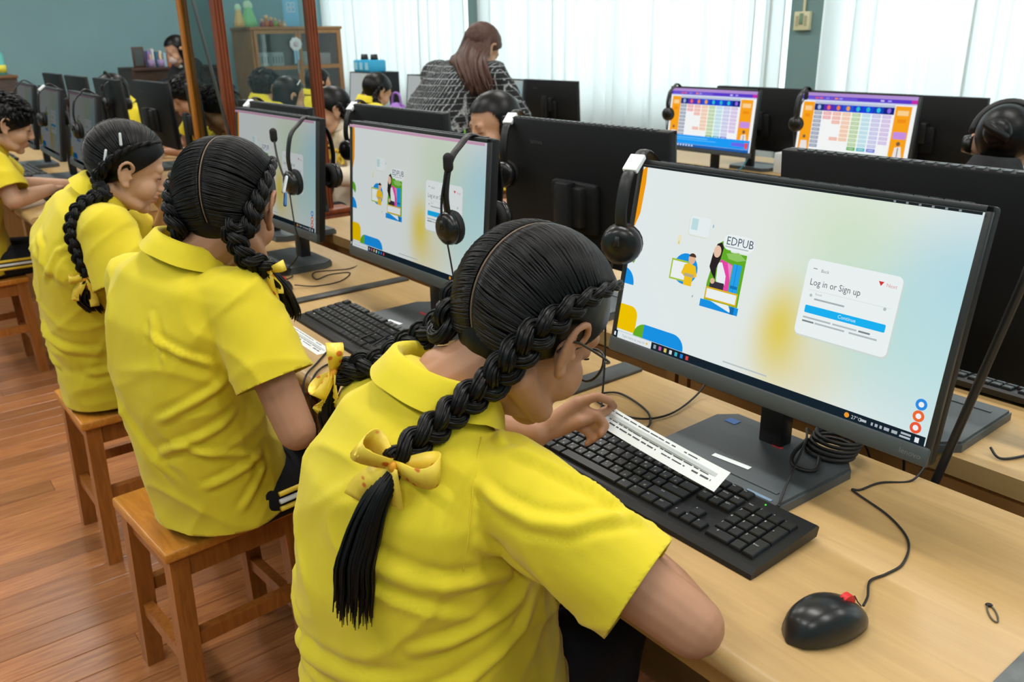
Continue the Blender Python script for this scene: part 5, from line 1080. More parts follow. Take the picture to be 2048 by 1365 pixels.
def simple_braids(S, P, T, right=True, left=True, drop=0.17, out=0.0):
    for s, on in ((-1, right), (1, left)):
        if not on: continue
        a = T @ V((-0.045, s * 0.066, -0.02)); pts = [T @ V((-0.02, s * 0.084, 0.04)), a, a + V((0, 0, -drop * 0.4)) + (T.to_3x3() @ V((-0.02, s * 0.02, 0))), a + V((0, 0, -drop)) + (T.to_3x3() @ V((-0.02, s * 0.02, 0)))]
        pts = pts[:2] + push(S, spline(pts[1:], 4), 0.014)[1:]; b, e, d = braid(pts, 0.013, 0.011, 0.08); mk('braid', b, HAIR, P, True); bow(P, e, (0.7, -0.7, 0), (0, 0, 1), 0.03, 0.02, 5)
def hair_bob(P, HCn, HRm, kh, ln=0.12, m=None, w=0.078):
    def ex(b): b.loft([sring((-0.025, 0, z), V((0, 1, 0)), V((1, 0, 0)), a, c) for z, a, c in ((0.05, w, 0.07), (0.0, w + 0.006, 0.072), (-ln * 0.6, w + 0.008, 0.066), (-ln, w * 0.8, 0.05))])
    b = MB(); b.ell(HC, HR * 1.02, None, 24, 16); ex(b); me = voxel(b, 0.006, 3, 'hair', [m or HAIR])
    bm = bmesh.new(); bm.from_mesh(me)
    g = [v for v in bm.verts if v.co.x > 0.022 + 0.5 * max(0, v.co.z - 0.03) and v.co.z < 0.070]; bmesh.ops.delete(bm, geom=g, context='VERTS'); bm.to_mesh(me); bm.free()
    me.transform(Matrix.Translation(HCn) @ HRm.to_4x4() @ Matrix.Scale(kh, 4)); return ob('hair', me, P)
def worn_headset(label, T, mic=True):
    t = thing('headset', label, 'headset', T.translation, 0, 'black headsets worn by pupils'); Q = Matrix.Translation(-T.translation) @ T
    mk('headband', MB().tube([Q @ V((-0.005, 0.096 * cos(a), 0.035 + 0.098 * sin(a))) for a in [pi * j / 18 for j in range(19)]], 0.010, 8, flat=0.4), BLK, t, True)
    for s in (-1, 1):
        mk('ear_cup', MB().tube([Q @ V((-0.004, s * 0.082, 0.0)), Q @ V((-0.004, s * 0.112, 0.0))], [0.034, 0.026], 16), CUPM, t, True)
    if mic: mk('microphone_boom', MB().tube([Q @ V(p) for p in spline([(0, -0.105, -0.01), (0.05, -0.10, -0.05), (0.10, -0.05, -0.06)], 5)], 0.003, 6), BLK, t, True)
GB = 'pupils in yellow shirts in the background'
def pupil(label, S, style='short', skin=None, shirt=None, **kw):
    P, c, r, k, T = person(label, S, skin or SKIN2, shirt, None, GB)
    if style == 'short': hair_short(P, c, r, k, None, 0.005, 1.03)
    elif style == 'braid':
        me = hair_cap(c, r, k, 'hair', HAIR, 0.006); ob('hair', me, P); simple_braids(S, P, T, **kw)
    elif style == 'bob': hair_bob(P, c, r, k, **kw)
    return P, T
PB1, TB1 = pupil('girl with a dark fringe facing us, behind the central black monitor back', seat(2.02, 2.56, 178, (1.90, 2.545, 1.015), (172, 12, 0), vox=0.005, svox=0.008, wR=(1.72, 2.42, 0.745), wL=(1.70, 2.62, 0.745), eR=(1.88, 2.72, 0.74), eL=(1.88, 2.38, 0.74)), 'bob', ln=0.12)
pupil('boy with bowed head just right of the orange post', seat(1.80, 4.33, 180, (1.52, 4.30, 1.01), (180, 25, 0), 1.06), 'short', SKIN)
pupil('boy half hidden left of the orange post', seat(1.82, 5.00, 180, (1.60, 4.97, 1.03), (180, 20, 0), 1.02), 'short', SKIN)
PB4, TB4 = pupil('far girl wearing a headset behind a monitor back at left', seat(1.80, 6.28, 180, (1.51, 6.25, 1.0), (182, 10, 0), 1.08), 'bob', ln=0.11); worn_headset('black headset worn by the far girl at left', TB4)
CREAM = mat('cream_jacket', '#d9cdb8', 0.8, var=0.05, bump=0.1, bscale=500)
S5 = seat(2.06, 3.98, 165, (1.955, 3.96, 0.985), (165, 12, 0), 1.0, long=True, sleeve=(0.62, 0.064, 0.068), eR=(1.95, 4.15, 0.70), eL=(2.02, 3.76, 0.68), wL=(1.84, 3.80, 0.70), collar=True)
PB5, TB5 = pupil('girl in a cream jacket with black stripes right of the grooved post', S5, 'braid', None, CREAM)
st = MB()
for k in (-1, 0, 1):
    a, b_ = V(S5['sL']), V(S5['eL']); st.tube(push(S5, [a.lerp(b_, u) + V((0.02 + 0.020 * k, -0.09, 0.0)) for u in [q / 8 for q in range(9)]], 0.001), 0.0055, 6, flat=1)
mk('sleeve_stripe', st, mat('stripe_black', '#17181a', 0.8), PB5, True)
PB6, TB6 = pupil('girl with face mask peeking out behind the right grooved post', seat(2.82, 6.17, 0, (2.95, 6.15, 0.995), (0, 10, 0)), 'bob', ln=0.10); mask(PB6, TB6, '#dfe8ea')
PB7, TB7 = pupil('girl with braids and face mask left of the standing woman', seat(2.62, 5.02, 0, (2.775, 4.96, 0.995), (0, 22, 0)), 'braid', drop=0.13); mask(PB7, TB7, '#bcd8e2')
pupil('boy with short hair seen from behind, in front of the cabinet', seat(2.34, 5.98, 10, (2.45, 5.95, 1.0), (20, 10, 0), 1.08), 'short')
PB9, TB9 = pupil('pupil with a hair clip in front of the cabinet, nearer the right post', seat(2.06, 5.03, 0, (2.20, 5.0, 0.995), (0, 16, 0)), 'bob', ln=0.07); clip(PB9, TB9, (0.0, -0.088, 0.08), (0.4, 0, 1))
S10 = seat(2.82, 1.22, 5, (2.93, 1.215, 0.965), (10, 12, 0), 1.05); PB10, TB10 = pupil('pupil with a hair bun and headset at the right picture edge', S10, 'braid', None, mat('dark_jacket', '#1b1d20', 0.85, var=0.3, vscale=60), right=False, left=False)
mk('hair_bun', MB().join(MB().ell((-0.105, 0, 0.03), (0.035, 0.04, 0.04), None, 14, 10).tube(spline([(-0.13, 0.03, 0.05), (-0.145, 0, 0.03), (-0.13, -0.03, 0.01)], 5), 0.014, 8), TB10), HAIR, PB10, True)
worn_headset('black headset worn by the pupil with the bun at the right', TB10, False)
# ---- standing woman in a tweed jacket, seen from behind, leaning forward
def tweed():
    m = bpy.data.materials.new('tweed'); nt, N, L, B = nodes_of(m); B.inputs['Roughness'].default_value = 0.9
    tc = N.new('ShaderNodeTexCoord'); mx = None
    w = []
    for sc, st in ((26, (0.25, 1.0, 0.0)), (22, (0.0, 0.0, 1.0))):
        mp = N.new('ShaderNodeMapping'); mp.inputs['Scale'].default_value = st; L.new(tc.outputs['Object'], mp.inputs[0])
        wv = N.new('ShaderNodeTexWave'); wv.wave_type = 'BANDS'; wv.bands_direction = 'Y' if st[0] else 'Z'; wv.inputs['Scale'].default_value = sc * (0.75 if st[0] else 0.5); wv.inputs['Distortion'].default_value = 1.6; wv.inputs['Detail'].default_value = 4; wv.inputs['Detail Scale'].default_value = 9; L.new(mp.outputs[0], wv.inputs[0])
        pw = N.new('ShaderNodeMath'); pw.operation = 'POWER'; pw.inputs[1].default_value = 6 if st[0] else 16; L.new(wv.outputs['Fac'], pw.inputs[0]); w.append(pw)
    nz = N.new('ShaderNodeTexNoise'); nz.inputs['Scale'].default_value = 110; L.new(tc.outputs['Object'], nz.inputs[0])
    ad = N.new('ShaderNodeMath'); ad.operation = 'MAXIMUM'; L.new(w[0].outputs[0], ad.inputs[0]); L.new(w[1].outputs[0], ad.inputs[1])
    ml = N.new('ShaderNodeMath'); ml.operation = 'MULTIPLY'; L.new(ad.outputs[0], ml.inputs[0]); L.new(nz.outputs[0], ml.inputs[1])
    cr = N.new('ShaderNodeValToRGB'); cr.color_ramp.elements[0].position = 0.22; cr.color_ramp.elements[0].color = lin('#15171a'); cr.color_ramp.elements[1].position = 0.6; cr.color_ramp.elements[1].color = lin('#aeb4b7'); L.new(ml.outputs[0], cr.inputs[0]); L.new(cr.outputs[0], B.inputs['Base Color']); return m
SW_ = dict(vox=0.007, svox=0.010, pvox=0.016, size=1.12, head=(2.70, 3.715, 1.255), hk=1.06, hrot=(10, 35, 0), sR=(2.60, 3.50, 1.13), sL=(2.56, 3.92, 1.13), eR=(2.74, 3.44, 0.88), eL=(2.62, 4.06, 0.88), wR=(2.95, 3.55, 0.80), wL=(2.88, 3.95, 0.80), long=True, sleeve=(0.6, 0.075, 0.080),
     spine=[((2.28, 3.71, 0.72), 0.20, 0.16), ((2.30, 3.71, 0.80), 0.195, 0.155), ((2.38, 3.71, 0.90), 0.185, 0.14), ((2.46, 3.71, 1.00), 0.195, 0.135), ((2.53, 3.71, 1.08), 0.20, 0.125), ((2.59, 3.71, 1.145), 0.17, 0.095), ((2.62, 3.71, 1.175), 0.10, 0.07), ((2.635, 3.71, 1.195), 0.056, 0.052)],
     knR=(2.34, 3.62, 0.44), knL=(2.34, 3.80, 0.44), anR=(2.28, 3.62, 0.09), anL=(2.28, 3.80, 0.09), collar=False, shirt_name='jacket', namp=0.006, face=False)
PW, cw, rw, kw_, TW = person('standing woman with long brown hair in a black and white tweed jacket', SW_, SKIN2, tweed())
ob('hair', hair_cap(cw, rw, kw_, 'hair', BROWNHAIR, 0.006, True, 0.002, scale=1.05), PW)
hb = MB(); rng = random.Random(11)
for i in range(90):
    s = -1 + 2 * i / 89; a0 = on_hair(V((-0.25 - 0.6 * rng.random(), s * 0.8, 0.9 * rng.random() + 0.15)), 1.0); p0 = TW @ a0; p1 = TW @ V((-0.10 * (1 - 0.55 * abs(s)), s * 0.10, -0.03)); 
    tip = V((2.47 + 0.05 * abs(s) + 0.03 * rng.random(), 3.53 + s * 0.12 + 0.03 * (rng.random() - 0.5), 1.05 + 0.06 * rng.random()))
    mid = p1.lerp(tip, 0.5) + V((-0.03, 0, 0.02)); pts = push(SW_, spline([p0, p1, mid, tip], 5), 0.006 + 0.014 * rng.random()); hb.tube(pts, [0.006] + [0.010] * (len(pts) - 4) + [0.007, 0.004, 0.001], 6, flat=0.7)
mk('long_hair', hb, BROWNHAIR, PW, True)
tag(mk('name_badge', MB().rbox(-0.002, -0.026, -0.036, 0.002, 0.026, 0.036, 0.002), mat('badge_green', '#6fbf3a', 0.5), None, 35, (2.36, 3.40, 0.87), (0, 0, radians(-40))), 'green badge hanging beside the tweed jacket', 'badge')
# ---- teacher at the back table
S12 = seat(2.80, 8.35, 185, (2.62, 8.30, 1.24), (185, 22, 0), 1.1, vox=0.009, size=1.1, kz=1.25, long=True, sleeve=(0.6, 0.07, 0.07)); PT, TT = pupil('woman with a black bob and white collar at the back table', S12, 'bob', None, mat('dark_vest', '#23262a', 0.8), ln=0.13)
PT['group'] = 'adults'; PW['group'] = 'adults'; mask(PT, TT, '#c9b7b0')
mk('white_collar', MB().join(MB().ell((-0.03, 0, -0.115), (0.085, 0.10, 0.035), None, 16, 8), TT), mat('white_blouse', '#dfe2da', 0.8), PT, True)

# ================================================================== PAPER SLIPS
def text_marks(rows, ylen, seed):
    rng = random.Random(seed); b = MB()
    for x, h, a0, a1 in rows:
        y = a0
        while y > a1:
            w = rng.uniform(0.004, 0.016); b.box(x - h / 2, max(y - w, a1), 0, x + h / 2, y, 0.0002); y -= w + rng.uniform(0.001, 0.004)
    return b
def slip(label, M, seed, curl=0.0):
    t = thing('paper_slip', label, 'paper', (0, 0, 0), 0, 'printed paper slips'); t.matrix_world = M
    L, W = 0.215, 0.036; rings = []
    for i in range(13):
        u = -1 + 2 * i / 12; z = curl * u * u; rings.append([(-W / 2, u * L / 2, z), (W / 2, u * L / 2, z), (W / 2, u * L / 2, z + 0.0003), (-W / 2, u * L / 2, z + 0.0003)])
    mk('sheet', MB().loft(rings), WHITEP, t, 40)
    b = text_marks([(0.013, 0.0016, 0.098, -0.02), (0.013, 0.0016, -0.035, -0.06), (0.0, 0.0014, 0.09, -0.085), (-0.006, 0.0022, 0.085, 0.0), (-0.006, 0.0018, -0.01, -0.05), (-0.006, 0.0026, -0.062, -0.093)], L, seed)
    g = MB(); g.box(0.002, -0.095, 0, 0.0075, 0.095, 0.0001)
    def bend(mb): mb.v = [(x, y, z + 0.0004 + curl * (y / (L / 2)) ** 2) for x, y, z in mb.v]; return mb
    mk('print_band', bend(g), mat('print_grey', '#c3cacb', 0.8), t, False); mk('print', bend(b), INK, t, False); return t
def frame_m(o, xd, yd):
    x = V(xd).normalized(); y = V(yd); y = (y - x * y.dot(x)).normalized(); z = x.cross(y); M = Matrix((x, y, z)).transposed().to_4x4(); M.translation = o; return M
slip('white printed slip held in the hand of the near girl', frame_m((0.800, 0.712, 0.790), (0.88, 0.0, 0.46), (0.0, 1.0, 0.17)), 1, 0.004)
slip('white printed slip lying on the desk beside the left keyboard', frame_m((0.6975, 1.638, ZD + 0.0003), (1, -0.03, 0), (0.06, 1.0, 0)), 2)
# small things on the near desk
bp = thing('hair_pin', 'small black looped hair pin on the desk at far right', 'hair pin', (0.886, 0.294, ZD), radians(38))
mk('loop', MB().tube([(0.015 * cos(a), 0.0042 * sin(a), 0.0015) for a in [2 * pi * j / 20 for j in range(21)]], 0.0010, 6, caps=False), mat('pin_metal', '#6b6558', 0.35, metal=0.7), bp, True)
mk('head', MB().ell((0.0145, 0, 0.002), (0.003, 0.0042, 0.002), None, 8, 6), BLK, bp, True)
co = MB()
for i in range(5): co.tube([(1.055 + 0.006 * i + 0.030 * cos(a), 0.605 + 0.035 * sin(a), ZD + 0.0225 + 0.0045 * i) for a in [2 * pi * j / 24 for j in range(25)]], 0.0032, 6, caps=False)
co.tube(spline([(1.02, 0.60, 0.745), (0.985, 0.585, 0.742), (0.975, 0.61, 0.742), (1.0, 0.63, 0.745), (1.05, 0.64, 0.75)], 6), 0.0032, 6); tag(mk('cable_coil', co, RUB, None, True), 'coiled black cable on the stand of the large bright monitor', 'cable')
for lab, pts in (('loose black cable hanging in the gap right of the coiled cable', [(1.10, 0.62, 0.74), (1.14, 0.60, 0.73), (1.165, 0.59, 0.66), (1.17, 0.58, 0.55)]), ('loose black cable hanging in the gap below the lower right monitor corner', [(1.15, 0.55, 0.76), (1.165, 0.545, 0.70), (1.17, 0.54, 0.5)]),
                 ('black cable looping over the desk edge to the lap of the middle girl', [(0.80, 1.50, ZD + 0.03), (0.735, 1.535, ZD + 0.006), (0.709, 1.538, ZD + 0.003), (0.65, 1.48, ZD + 0.003), (0.610, 1.44, ZD + 0.002), (0.592, 1.42, 0.70), (0.590, 1.40, 0.66), (0.592, 1.42, 0.60), (0.585, 1.47, 0.56), (0.575, 1.53, 0.535), (0.565, 1.53, 0.56), (0.575, 1.47, 0.60)]),
                 ('second black cable beside the one over the desk edge', [(0.80, 1.46, ZD + 0.03), (0.73, 1.47, ZD + 0.004), (0.66, 1.46, ZD + 0.003), (0.615, 1.42, ZD + 0.002), (0.596, 1.40, 0.70), (0.595, 1.385, 0.64), (0.60, 1.38, 0.5)]),
                 ('thin black cable curling on the back-row desk at right', [(1.27, 0.47, ZD + 0.01), (1.26, 0.45, ZD + 0.003), (1.30, 0.43, ZD + 0.003), (1.36, 0.42, ZD + 0.003), (1.45, 0.36, ZD + 0.003), (1.6, 0.2, ZD + 0.003)])):
    tag(mk('loose_cable', MB().tube(spline(pts, 7), 0.002, 6), RUB, None, True), lab, 'cable')
tag(mk('black_pole', MB().tube([(1.165, 0.52, 0.02), (1.160, 0.495, 0.697), (1.150, 0.424, 1.025), (1.135, 0.30, 1.75)], 0.0062, 10), mat('pole_black', '#242628', 0.4), None, True), 'slim black pole leaning in the gap at the right picture edge', 'pole')
tag(mk('grey_rod', MB().tube([(1.045, 2.76, ZD), (0.972, 2.86, 1.448), (0.90, 2.95, 2.2)], 0.0055, 10), mat('rod_grey', '#4f5657', 0.4, metal=0.3), None, True), 'slim grey rod leaning between the two left wooden posts', 'rod')
bk = thing('booklet', 'white booklet with red edge on the back-row desk behind the bright monitor', 'booklet', (1.60, 0.74, ZD), radians(8))
mk('pages', MB().box(-0.05, -0.08, 0, 0.05, 0.08, 0.006), WHITEP, bk, False); mk('red_edge', MB().box(-0.052, -0.081, 0.001, -0.05, 0.081, 0.004).box(-0.052, 0.05, 0.006, -0.03, 0.081, 0.0064), REDST, bk, False)
# ================================================================== WOODEN POSTS WITH GLASS
gs = thing('glass_screen', 'tall glass screen with three wooden posts standing in the aisle', 'glass screen', (1.095, 3.0, 0))
def post(w, m, x, y, h):
    b = MB(); q = w / 2; g = w / 7; prof = [(-q, -q)]
    for i in range(3): c = -q + w * (i + 0.5) / 3; prof += [(c - g * .8, -q), (c - g * .4, -q + 0.004), (c + g * .4, -q + 0.004), (c + g * .8, -q)]
    prof += [(q, -q)]
    for i in range(3): c = -q + w * (i + 0.5) / 3; prof += [(q, c - g * .8), (q - 0.004, c - g * .4), (q - 0.004, c + g * .4), (q, c + g * .8)]
    prof += [(q, q), (-q, q)]; b.prism(prof, 0, h, 'xyz'); mk('post', b, m, gs, False, (x, y, 0))
post(0.034, REDWOOD, 0.0, 0.0, 2.2); post(0.034, REDWOOD, 0.335, 0.0, 2.2); post(0.030, ORWOOD, 0.005, 0.36, 2.2)
mk('top_rail', MB().rbox(-0.017, -0.017, 2.17, 0.352, 0.017, 2.21, 0.004), REDWOOD, gs); mk('side_rail', MB().rbox(-0.014, 0, 2.17, 0.016, 0.375, 2.21, 0.004), ORWOOD, gs)
mk('bottom_rail', MB().rbox(-0.017, -0.022, 0.62, 0.352, 0.022, 0.665, 0.005), REDWOOD, gs); mk('plinth', MB().rbox(0.295, -0.035, 0.63, 0.41, 0.035, 0.695, 0.006).rbox(0.288, -0.042, 0.695, 0.418, 0.042, 0.715, 0.005), REDWOOD, gs)
mk('foot', MB().rbox(-0.05, -0.10, 0, 0.05, 0.10, 0.03, 0.006), REDWOOD, gs); mk('foot', MB().rbox(0.275, -0.10, 0, 0.375, 0.10, 0.03, 0.006), REDWOOD, gs)
mk('glass_pane', MB().box(0.017, -0.002, 0.665, 0.318, 0.002, 2.17), glass('screen_pane', '#eef4f3', 0.05), gs, False)
mk('glass_pane', MB().box(-0.002, 0.017, 0.665, 0.002, 0.345, 2.17), glass('glancing_dark_pane', '#d3d9d6', 0.05), gs, False)  # grey tint paints in the darkening of side glass at a glancing angle
# ================================================================== CABINET AND BACK WALL THINGS
cb = thing('display_cabinet', 'brown wooden cabinet with glass doors by the back wall', 'cabinet', (3.69, 9.2, 0))
CWd, CDp, CH = 1.05, 0.55, 1.42
for n_, a in (('side_panel', (0, 0, 0, 0.025, CDp, CH)), ('side_panel', (CWd - 0.025, 0, 0, CWd, CDp, CH)), ('top_panel', (-0.01, -0.02, CH, CWd + 0.01, CDp, CH + 0.03)), ('back_panel', (0.025, CDp - 0.015, 0, CWd - 0.025, CDp, CH)), ('shelf', (0.025, 0.02, 1.03, CWd - 0.025, CDp - 0.02, 1.05)), ('shelf', (0.025, 0.02, 0.70, CWd - 0.025, CDp - 0.02, 0.72)), ('bottom_panel', (0.025, 0, 0.05, CWd - 0.025, CDp - 0.02, 0.08))):
    mk(n_, MB().rbox(*a, 0.003, 1), CABW, cb)
for i in range(2):
    x0 = 0.025 + i * (CWd - 0.05) / 2; x1 = x0 + (CWd - 0.05) / 2 - 0.003; d = mk('door', MB().rbox(x0, -0.02, 0.09, x0 + 0.035, 0, CH - 0.005, 0.002, 1).rbox(x1 - 0.035, -0.02, 0.09, x1, 0, CH - 0.005, 0.002, 1).box(x0 + 0.035, -0.018, 0.09, x1 - 0.035, -0.002, 0.125).box(x0 + 0.035, -0.018, CH - 0.04, x1 - 0.035, -0.002, CH - 0.005).box(x0 + 0.035, -0.018, 1.01, x1 - 0.035, -0.002, 1.05), CABW, cb)
    mk('door_glass', MB().box(x0 + 0.035, -0.012, 0.125, x1 - 0.035, -0.008, CH - 0.04), glass('cab_glass', '#dde3e2', 0.06), d, False)
def box_thing(name, label, cat, x0, y0, z0, x1, y1, z1, m, group=None, r=0.004): return tag(mk(name, MB().rbox(x0, y0, z0, x1, y1, z1, r), m), label, cat, group)
slotm = mat('slot_dark', '#8d9494', 0.7)
for i, x in enumerate((3.75, 3.91)):
    fb = thing('file_box', ('white slotted file box on the left of the cabinet shelf', 'white slotted file box right of the first one on the cabinet shelf')[i], 'file box', (x, 9.26, 1.05), 0, 'white boxes in the cabinet')
    mk('box', MB().rbox(0, 0, 0, 0.15, 0.2, 0.14, 0.004), WHITEP, fb)
    for k in range(4): mk('slot', MB().box(0.02 + 0.033 * k, -0.002, 0.03, 0.035 + 0.033 * k, 0.0, 0.10), slotm, fb, False)
box_thing('carton', 'plain white carton behind the right cabinet door', 'box', 4.25, 9.26, 1.05, 4.45, 9.45, 1.19, WHITEP); box_thing('carton', 'pinkish carton at the right end of the cabinet shelf', 'box', 4.50, 9.26, 1.05, 4.62, 9.42, 1.17, mat('pale_pink', '#d8c4c4', 0.8))
ro = thing('rosette', 'white and blue ribbon rosette on the cabinet door', 'rosette', (4.17, 9.165, 1.27))
for k in range(9): a = 2 * pi * k / 9; mk('petal', MB().ell((0.045 * cos(a), 0, 0.045 * sin(a)), (0.028, 0.008, 0.028), None, 10, 8), mat('petal_white', '#dfe3e6', 0.6), ro, True)
mk('center', MB().ell((0, -0.008, 0), (0.03, 0.01, 0.03), None, 12, 8), mat('petal_pink', '#c9b9c0', 0.6), ro, True)
mk('ribbon_tail', MB().box(-0.03, -0.003, -0.20, -0.005, 0.001, -0.06).box(0.005, -0.003, -0.16, 0.03, 0.001, -0.06).box(0.0, -0.005, -0.30, 0.008, -0.003, -0.06), mat('ribbon_blue', '#8fbcd4', 0.5), ro, False)
def paper_gown(label, x, c1, c2, h, r):
    t = thing('paper_craft', label, 'craft', (x, 9.32, 1.45), 0, 'crafts on top of the cabinet'); rings = []
    for z, k in ((0, 1.0), (0.25, 0.85), (0.5, 0.62), (0.75, 0.42), (1.0, 0.12)): rings.append([(r * k * (1 + 0.12 * sin(8 * a)) * cos(a), 0.7 * r * k * (1 + 0.12 * sin(8 * a)) * sin(a), h * z) for a in [2 * pi * j / 32 for j in range(32)]])
    mk('cone', MB().loft(rings), c1, t, True); mk('crown', MB().ell((0, 0, h * 0.82), (r * 0.62, r * 0.3, h * 0.2), None, 14, 8), c2, t, True)
GRN = mat('craft_green', '#7fc48c', 0.7); LGR = mat('craft_pale_green', '#b9dcc0', 0.7); ORG = mat('craft_tan', '#cdb27a', 0.7)
paper_gown('pale green paper gown craft on the cabinet top', 3.74, GRN, LGR, 0.26, 0.085); paper_gown('tan paper gown craft at the left end of the cabinet top', 3.58 + 0.05, ORG, LGR, 0.23, 0.06)
for i, (x, c, h) in enumerate(((3.87, '#8a4a5a', 0.08), (3.92, '#b06a3a', 0.12), (3.97, '#9a3a3a', 0.10), (4.02, '#7a9a4a', 0.09), (4.07, '#a87a4a', 0.07), (4.12, '#c8b8a0', 0.06))):
    t = thing('small_figure', ('small maroon figure left in the toy row on the cabinet', 'small orange-brown figure, tallest in the toy row on the cabinet', 'small red figure in the middle of the toy row on the cabinet', 'small green figure in the toy row on the cabinet', 'small tan figure in the toy row on the cabinet', 'small cream figure, rightmost in the toy row on the cabinet')[i], 'figure', (x, 9.30, 1.45), 0, 'toys on top of the cabinet')
    mm = mat('toy_' + c.strip('#'), c, 0.6); mk('torso', MB().tube([(0, 0, 0), (0, 0, h * 0.3), (0, 0, h * 0.65)], [0.024, 0.026, 0.014], 12), mm, t, True); mk('head', MB().ell((0, 0, h * 0.82), (h * 0.2, h * 0.2, h * 0.2), None, 10, 8), mat('toy_skin', '#d8b48c', 0.6), t, True)
bc = thing('blue_card', 'light blue standing card with white petal outlines on the cabinet', 'card', (4.24, 9.36, 1.45))
mk('board', MB().rbox(-0.09, 0, 0, 0.09, 0.012, 0.30, 0.004), mat('card_blue', '#7dbde0', 0.6), bc)
ol = MB()
for k in range(4): a = pi / 2 * k + pi / 4; ol.tube([(0.035 * cos(a) + 0.025 * cos(q), -0.002, 0.20 + 0.035 * sin(a) + 0.025 * sin(q)) for q in [2 * pi * j / 16 for j in range(17)]], 0.004, 6, caps=False)
mk('petal_outline', ol, WHITEP, bc, True)
for i, (x, z, c) in enumerate(((3.72, 0.72, '#3a6aa8'), (3.86, 0.72, '#2f4f9a'), (3.55, 0.60, '#4a7ab0'))):
    if i < 2: box_thing('box', ('blue box low in the cabinet at left', 'dark blue box low in the cabinet, second')[i], 'box', x, 9.24, z, x + 0.11, 9.4, z + 0.17, mat('blue_box_%d' % i, c, 0.6))
# back table with frame and books
bt = thing('back_table', 'dark wooden table with books at the teal back wall', 'table', (2.36, 8.9, 0))
mk('top', MB().rbox(0, 0, 1.06, 0.85, 0.5, 1.09, 0.004), DARKW, bt); mk('front_panel', MB().box(0.02, 0.02, 0.05, 0.83, 0.04, 1.06), DARKW, bt, False)
for x in (0.0, 0.82): mk('side_panel', MB().box(x, 0, 0, x + 0.03, 0.5, 1.06), DARKW, bt, False)
pf = thing('photo_frame', 'dark photo frame standing on the back table', 'photo frame', (2.47, 9.0, 1.09)); mk('frame', MB().rbox(-0.055, 0, 0, 0.055, 0.02, 0.19, 0.004).box(-0.03, 0.02, 0, 0.03, 0.08, 0.01), mat('frame_brown', '#4a2f22', 0.4), pf); mk('picture', MB().box(-0.04, -0.002, 0.018, 0.04, 0.0, 0.172), mat('picture_grey', '#4c5455', 0.3), pf, False)
for i, (c, h, w) in enumerate((('#8f7fb8', 0.15, 0.03), ('#c9ccd0', 0.17, 0.025), ('#2f6f8a', 0.14, 0.03), ('#d9d2c0', 0.15, 0.025), ('#9fb8c8', 0.13, 0.03), ('#b0643a', 0.10, 0.035), ('#3f6fb0', 0.12, 0.03))):
    x = 2.56 + 0.036 * i; t = thing('book', '%s book, %s in the row on the back table' % (('violet', 'light grey', 'teal', 'cream', 'pale blue', 'rust', 'blue')[i], ('first', 'second', 'third', 'fourth', 'fifth', 'sixth', 'seventh')[i]), 'book', (x, 9.02, 1.09), 0, 'books on the back table')
    mk('cover', MB().box(0, 0, 0, 0.003, 0.12, h).box(w - 0.003, 0, 0, w, 0.12, h).box(0, -0.003, 0, w, 0, h), mat('book_' + c.strip('#'), c, 0.6), t, False); mk('pages', MB().box(0.003, 0, 0.003, w - 0.003, 0.115, h - 0.004), WHITEP, t, False)
for i in (0, 1):
    t = thing('pen_cup', ('violet pen cup at the left front of the back table', 'violet pen cup right of the first one')[i], 'cup', (2.56 + 0.09 * i, 8.93, 1.09), 0, 'violet cups'); mk('cup', MB().tube([(0, 0, 0), (0, 0, 0.07)], [0.028, 0.034], 16), mat('violet', '#9a86b0', 0.5), t, True)
    for k in range(3): mk('pen', MB().tube([(0.008 * (k - 1), 0, 0.03), (0.014 * (k - 1), 0.005, 0.12)], 0.004, 6), mat('pen_%d' % k, ('#b8452f', '#d8d4c8', '#c9a227')[k], 0.4), t, True)
# left back corner
lb = thing('brown_case', 'dark brown wooden case at the far left', 'case', (1.12, 8.3, 0)); mk('body', MB().rbox(-0.25, 0, 0, 0.17, 0.4, 1.06, 0.006), DARKW, lb); mk('top', MB().rbox(-0.26, -0.01, 1.06, 0.18, 0.41, 1.085, 0.004), mat('case_top', '#6b4a2c', 0.5), lb)
sd = thing('tall_bottle', 'tall colourful standing bottle at the far left edge', 'bottle', (1.20, 8.45, 1.085)); mk('body', MB().tube([(0, 0, 0), (0, 0, 0.06), (0, 0, 0.16), (0, 0, 0.20), (0, 0, 0.24)], [0.05, 0.05, 0.045, 0.022, 0.02], 16), mat('bottle_teal', '#5fb6b0', 0.4), sd, True); mk('label_band', MB().tube([(0, 0, 0.02), (0, 0, 0.08)], 0.0515, 16), mat('bottle_yellow', '#d8d040', 0.5), sd, True); mk('cap', MB().tube([(0, 0, 0.235), (0, 0, 0.265)], 0.024, 14), WHITEP, sd, True)
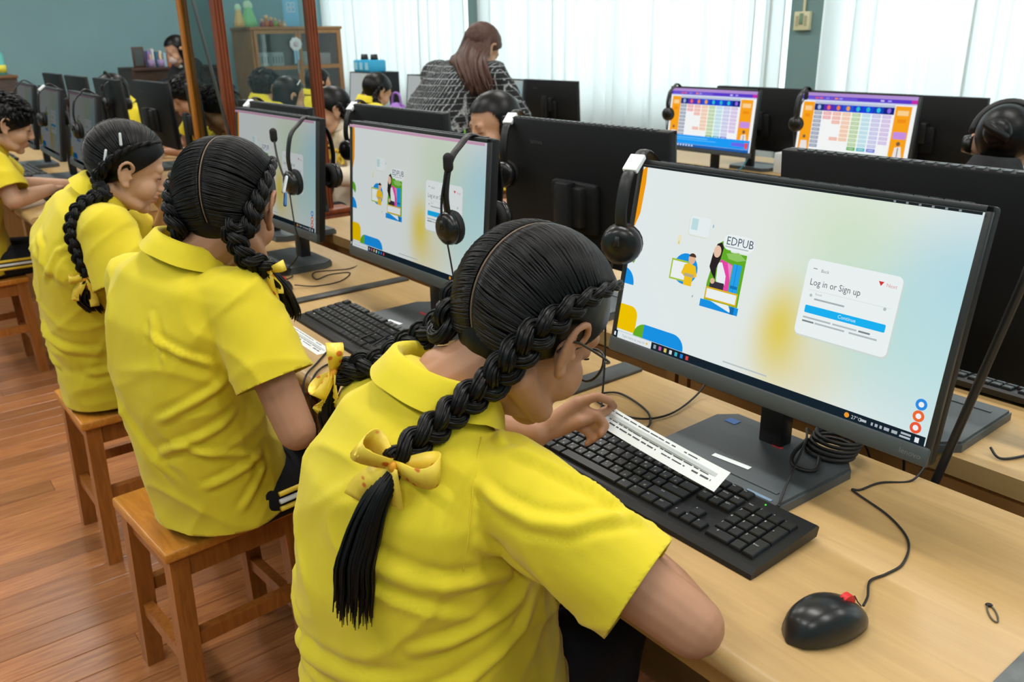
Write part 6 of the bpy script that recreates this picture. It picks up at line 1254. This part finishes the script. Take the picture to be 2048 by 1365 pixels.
# window row clutter
pk = thing('bottle_pack', 'bright blue pack of bottles with black caps against the curtain', 'bottle pack', (3.78, 6.85, 1.045)); mk('wrap', MB().rbox(-0.08, -0.15, 0, 0.08, 0.15, 0.10, 0.015), mat('pack_blue', '#35a9d8', 0.35), pk)
for y_ in (-0.09, 0.08): mk('cap', MB().tube([(0, y_, 0.09), (0, y_, 0.145)], [0.035, 0.028], 14), BLK, pk, True)
for y_ in (-0.12, -0.02, 0.07): mk('print_stripe', MB().box(-0.082, y_, 0.02, -0.08, y_ + 0.055, 0.08), mat('pack_pale', '#9fd8ee', 0.4), pk, False)
box_thing('storage_box', 'dark storage box under the blue bottle pack', 'box', 3.69, 6.65, ZC3, 3.95, 7.05, 1.045, BLKB)
pb = thing('purple_bag', 'purple cloth bag on the desk left of the standing woman', 'bag', (3.15, 5.36, ZC3)); me = voxel(MB().ell((0, 0, 0.12), (0.08, 0.11, 0.13), None, 16, 10).box(-0.07, -0.10, 0, 0.07, 0.10, 0.06), 0.012, 3, 'body', [mat('purple_cloth', '#9a6cc0', 0.8)]); fold_disp(me, (), 0.01, 12, 1); ob('body', me, pb); mk('handle', MB().tube(spline([(0, -0.06, 0.22), (0, -0.04, 0.30), (0, 0.04, 0.30), (0, 0.06, 0.22)], 5), 0.008, 8), mat('purple_cloth', '#9a6cc0', 0.8), pb, True)
box_thing('adapter_box', 'white box between the two timetable monitors', 'box', 3.68, 2.44, ZC3, 3.78, 2.60, ZC3 + 0.10, WHITEP); box_thing('folder', 'orange-brown folder standing behind the timetable monitors', 'folder', 3.80, 2.20, ZC3, 3.83, 2.42, ZC3 + 0.12, ORWOOD)
box_thing('tray', 'flat grey tray on the desk between the timetable monitors', 'tray', 3.10, 2.36, ZC3, 3.36, 2.60, ZC3 + 0.02, GREYP)
tag(mk('loose_cable', MB().tube(spline([(3.50, 2.62, ZC3 + 0.15), (3.46, 2.60, ZC3 + 0.08), (3.40, 2.62, ZC3 + 0.03), (3.30, 2.70, ZC3 + 0.006), (3.22, 2.68, ZC3 + 0.005)], 6), 0.003, 6), mat('cable_blue', '#3f9ab8', 0.5), None, True), 'blue cable right of the left timetable monitor', 'cable')

bpy.data.scenes.remove(TMP)
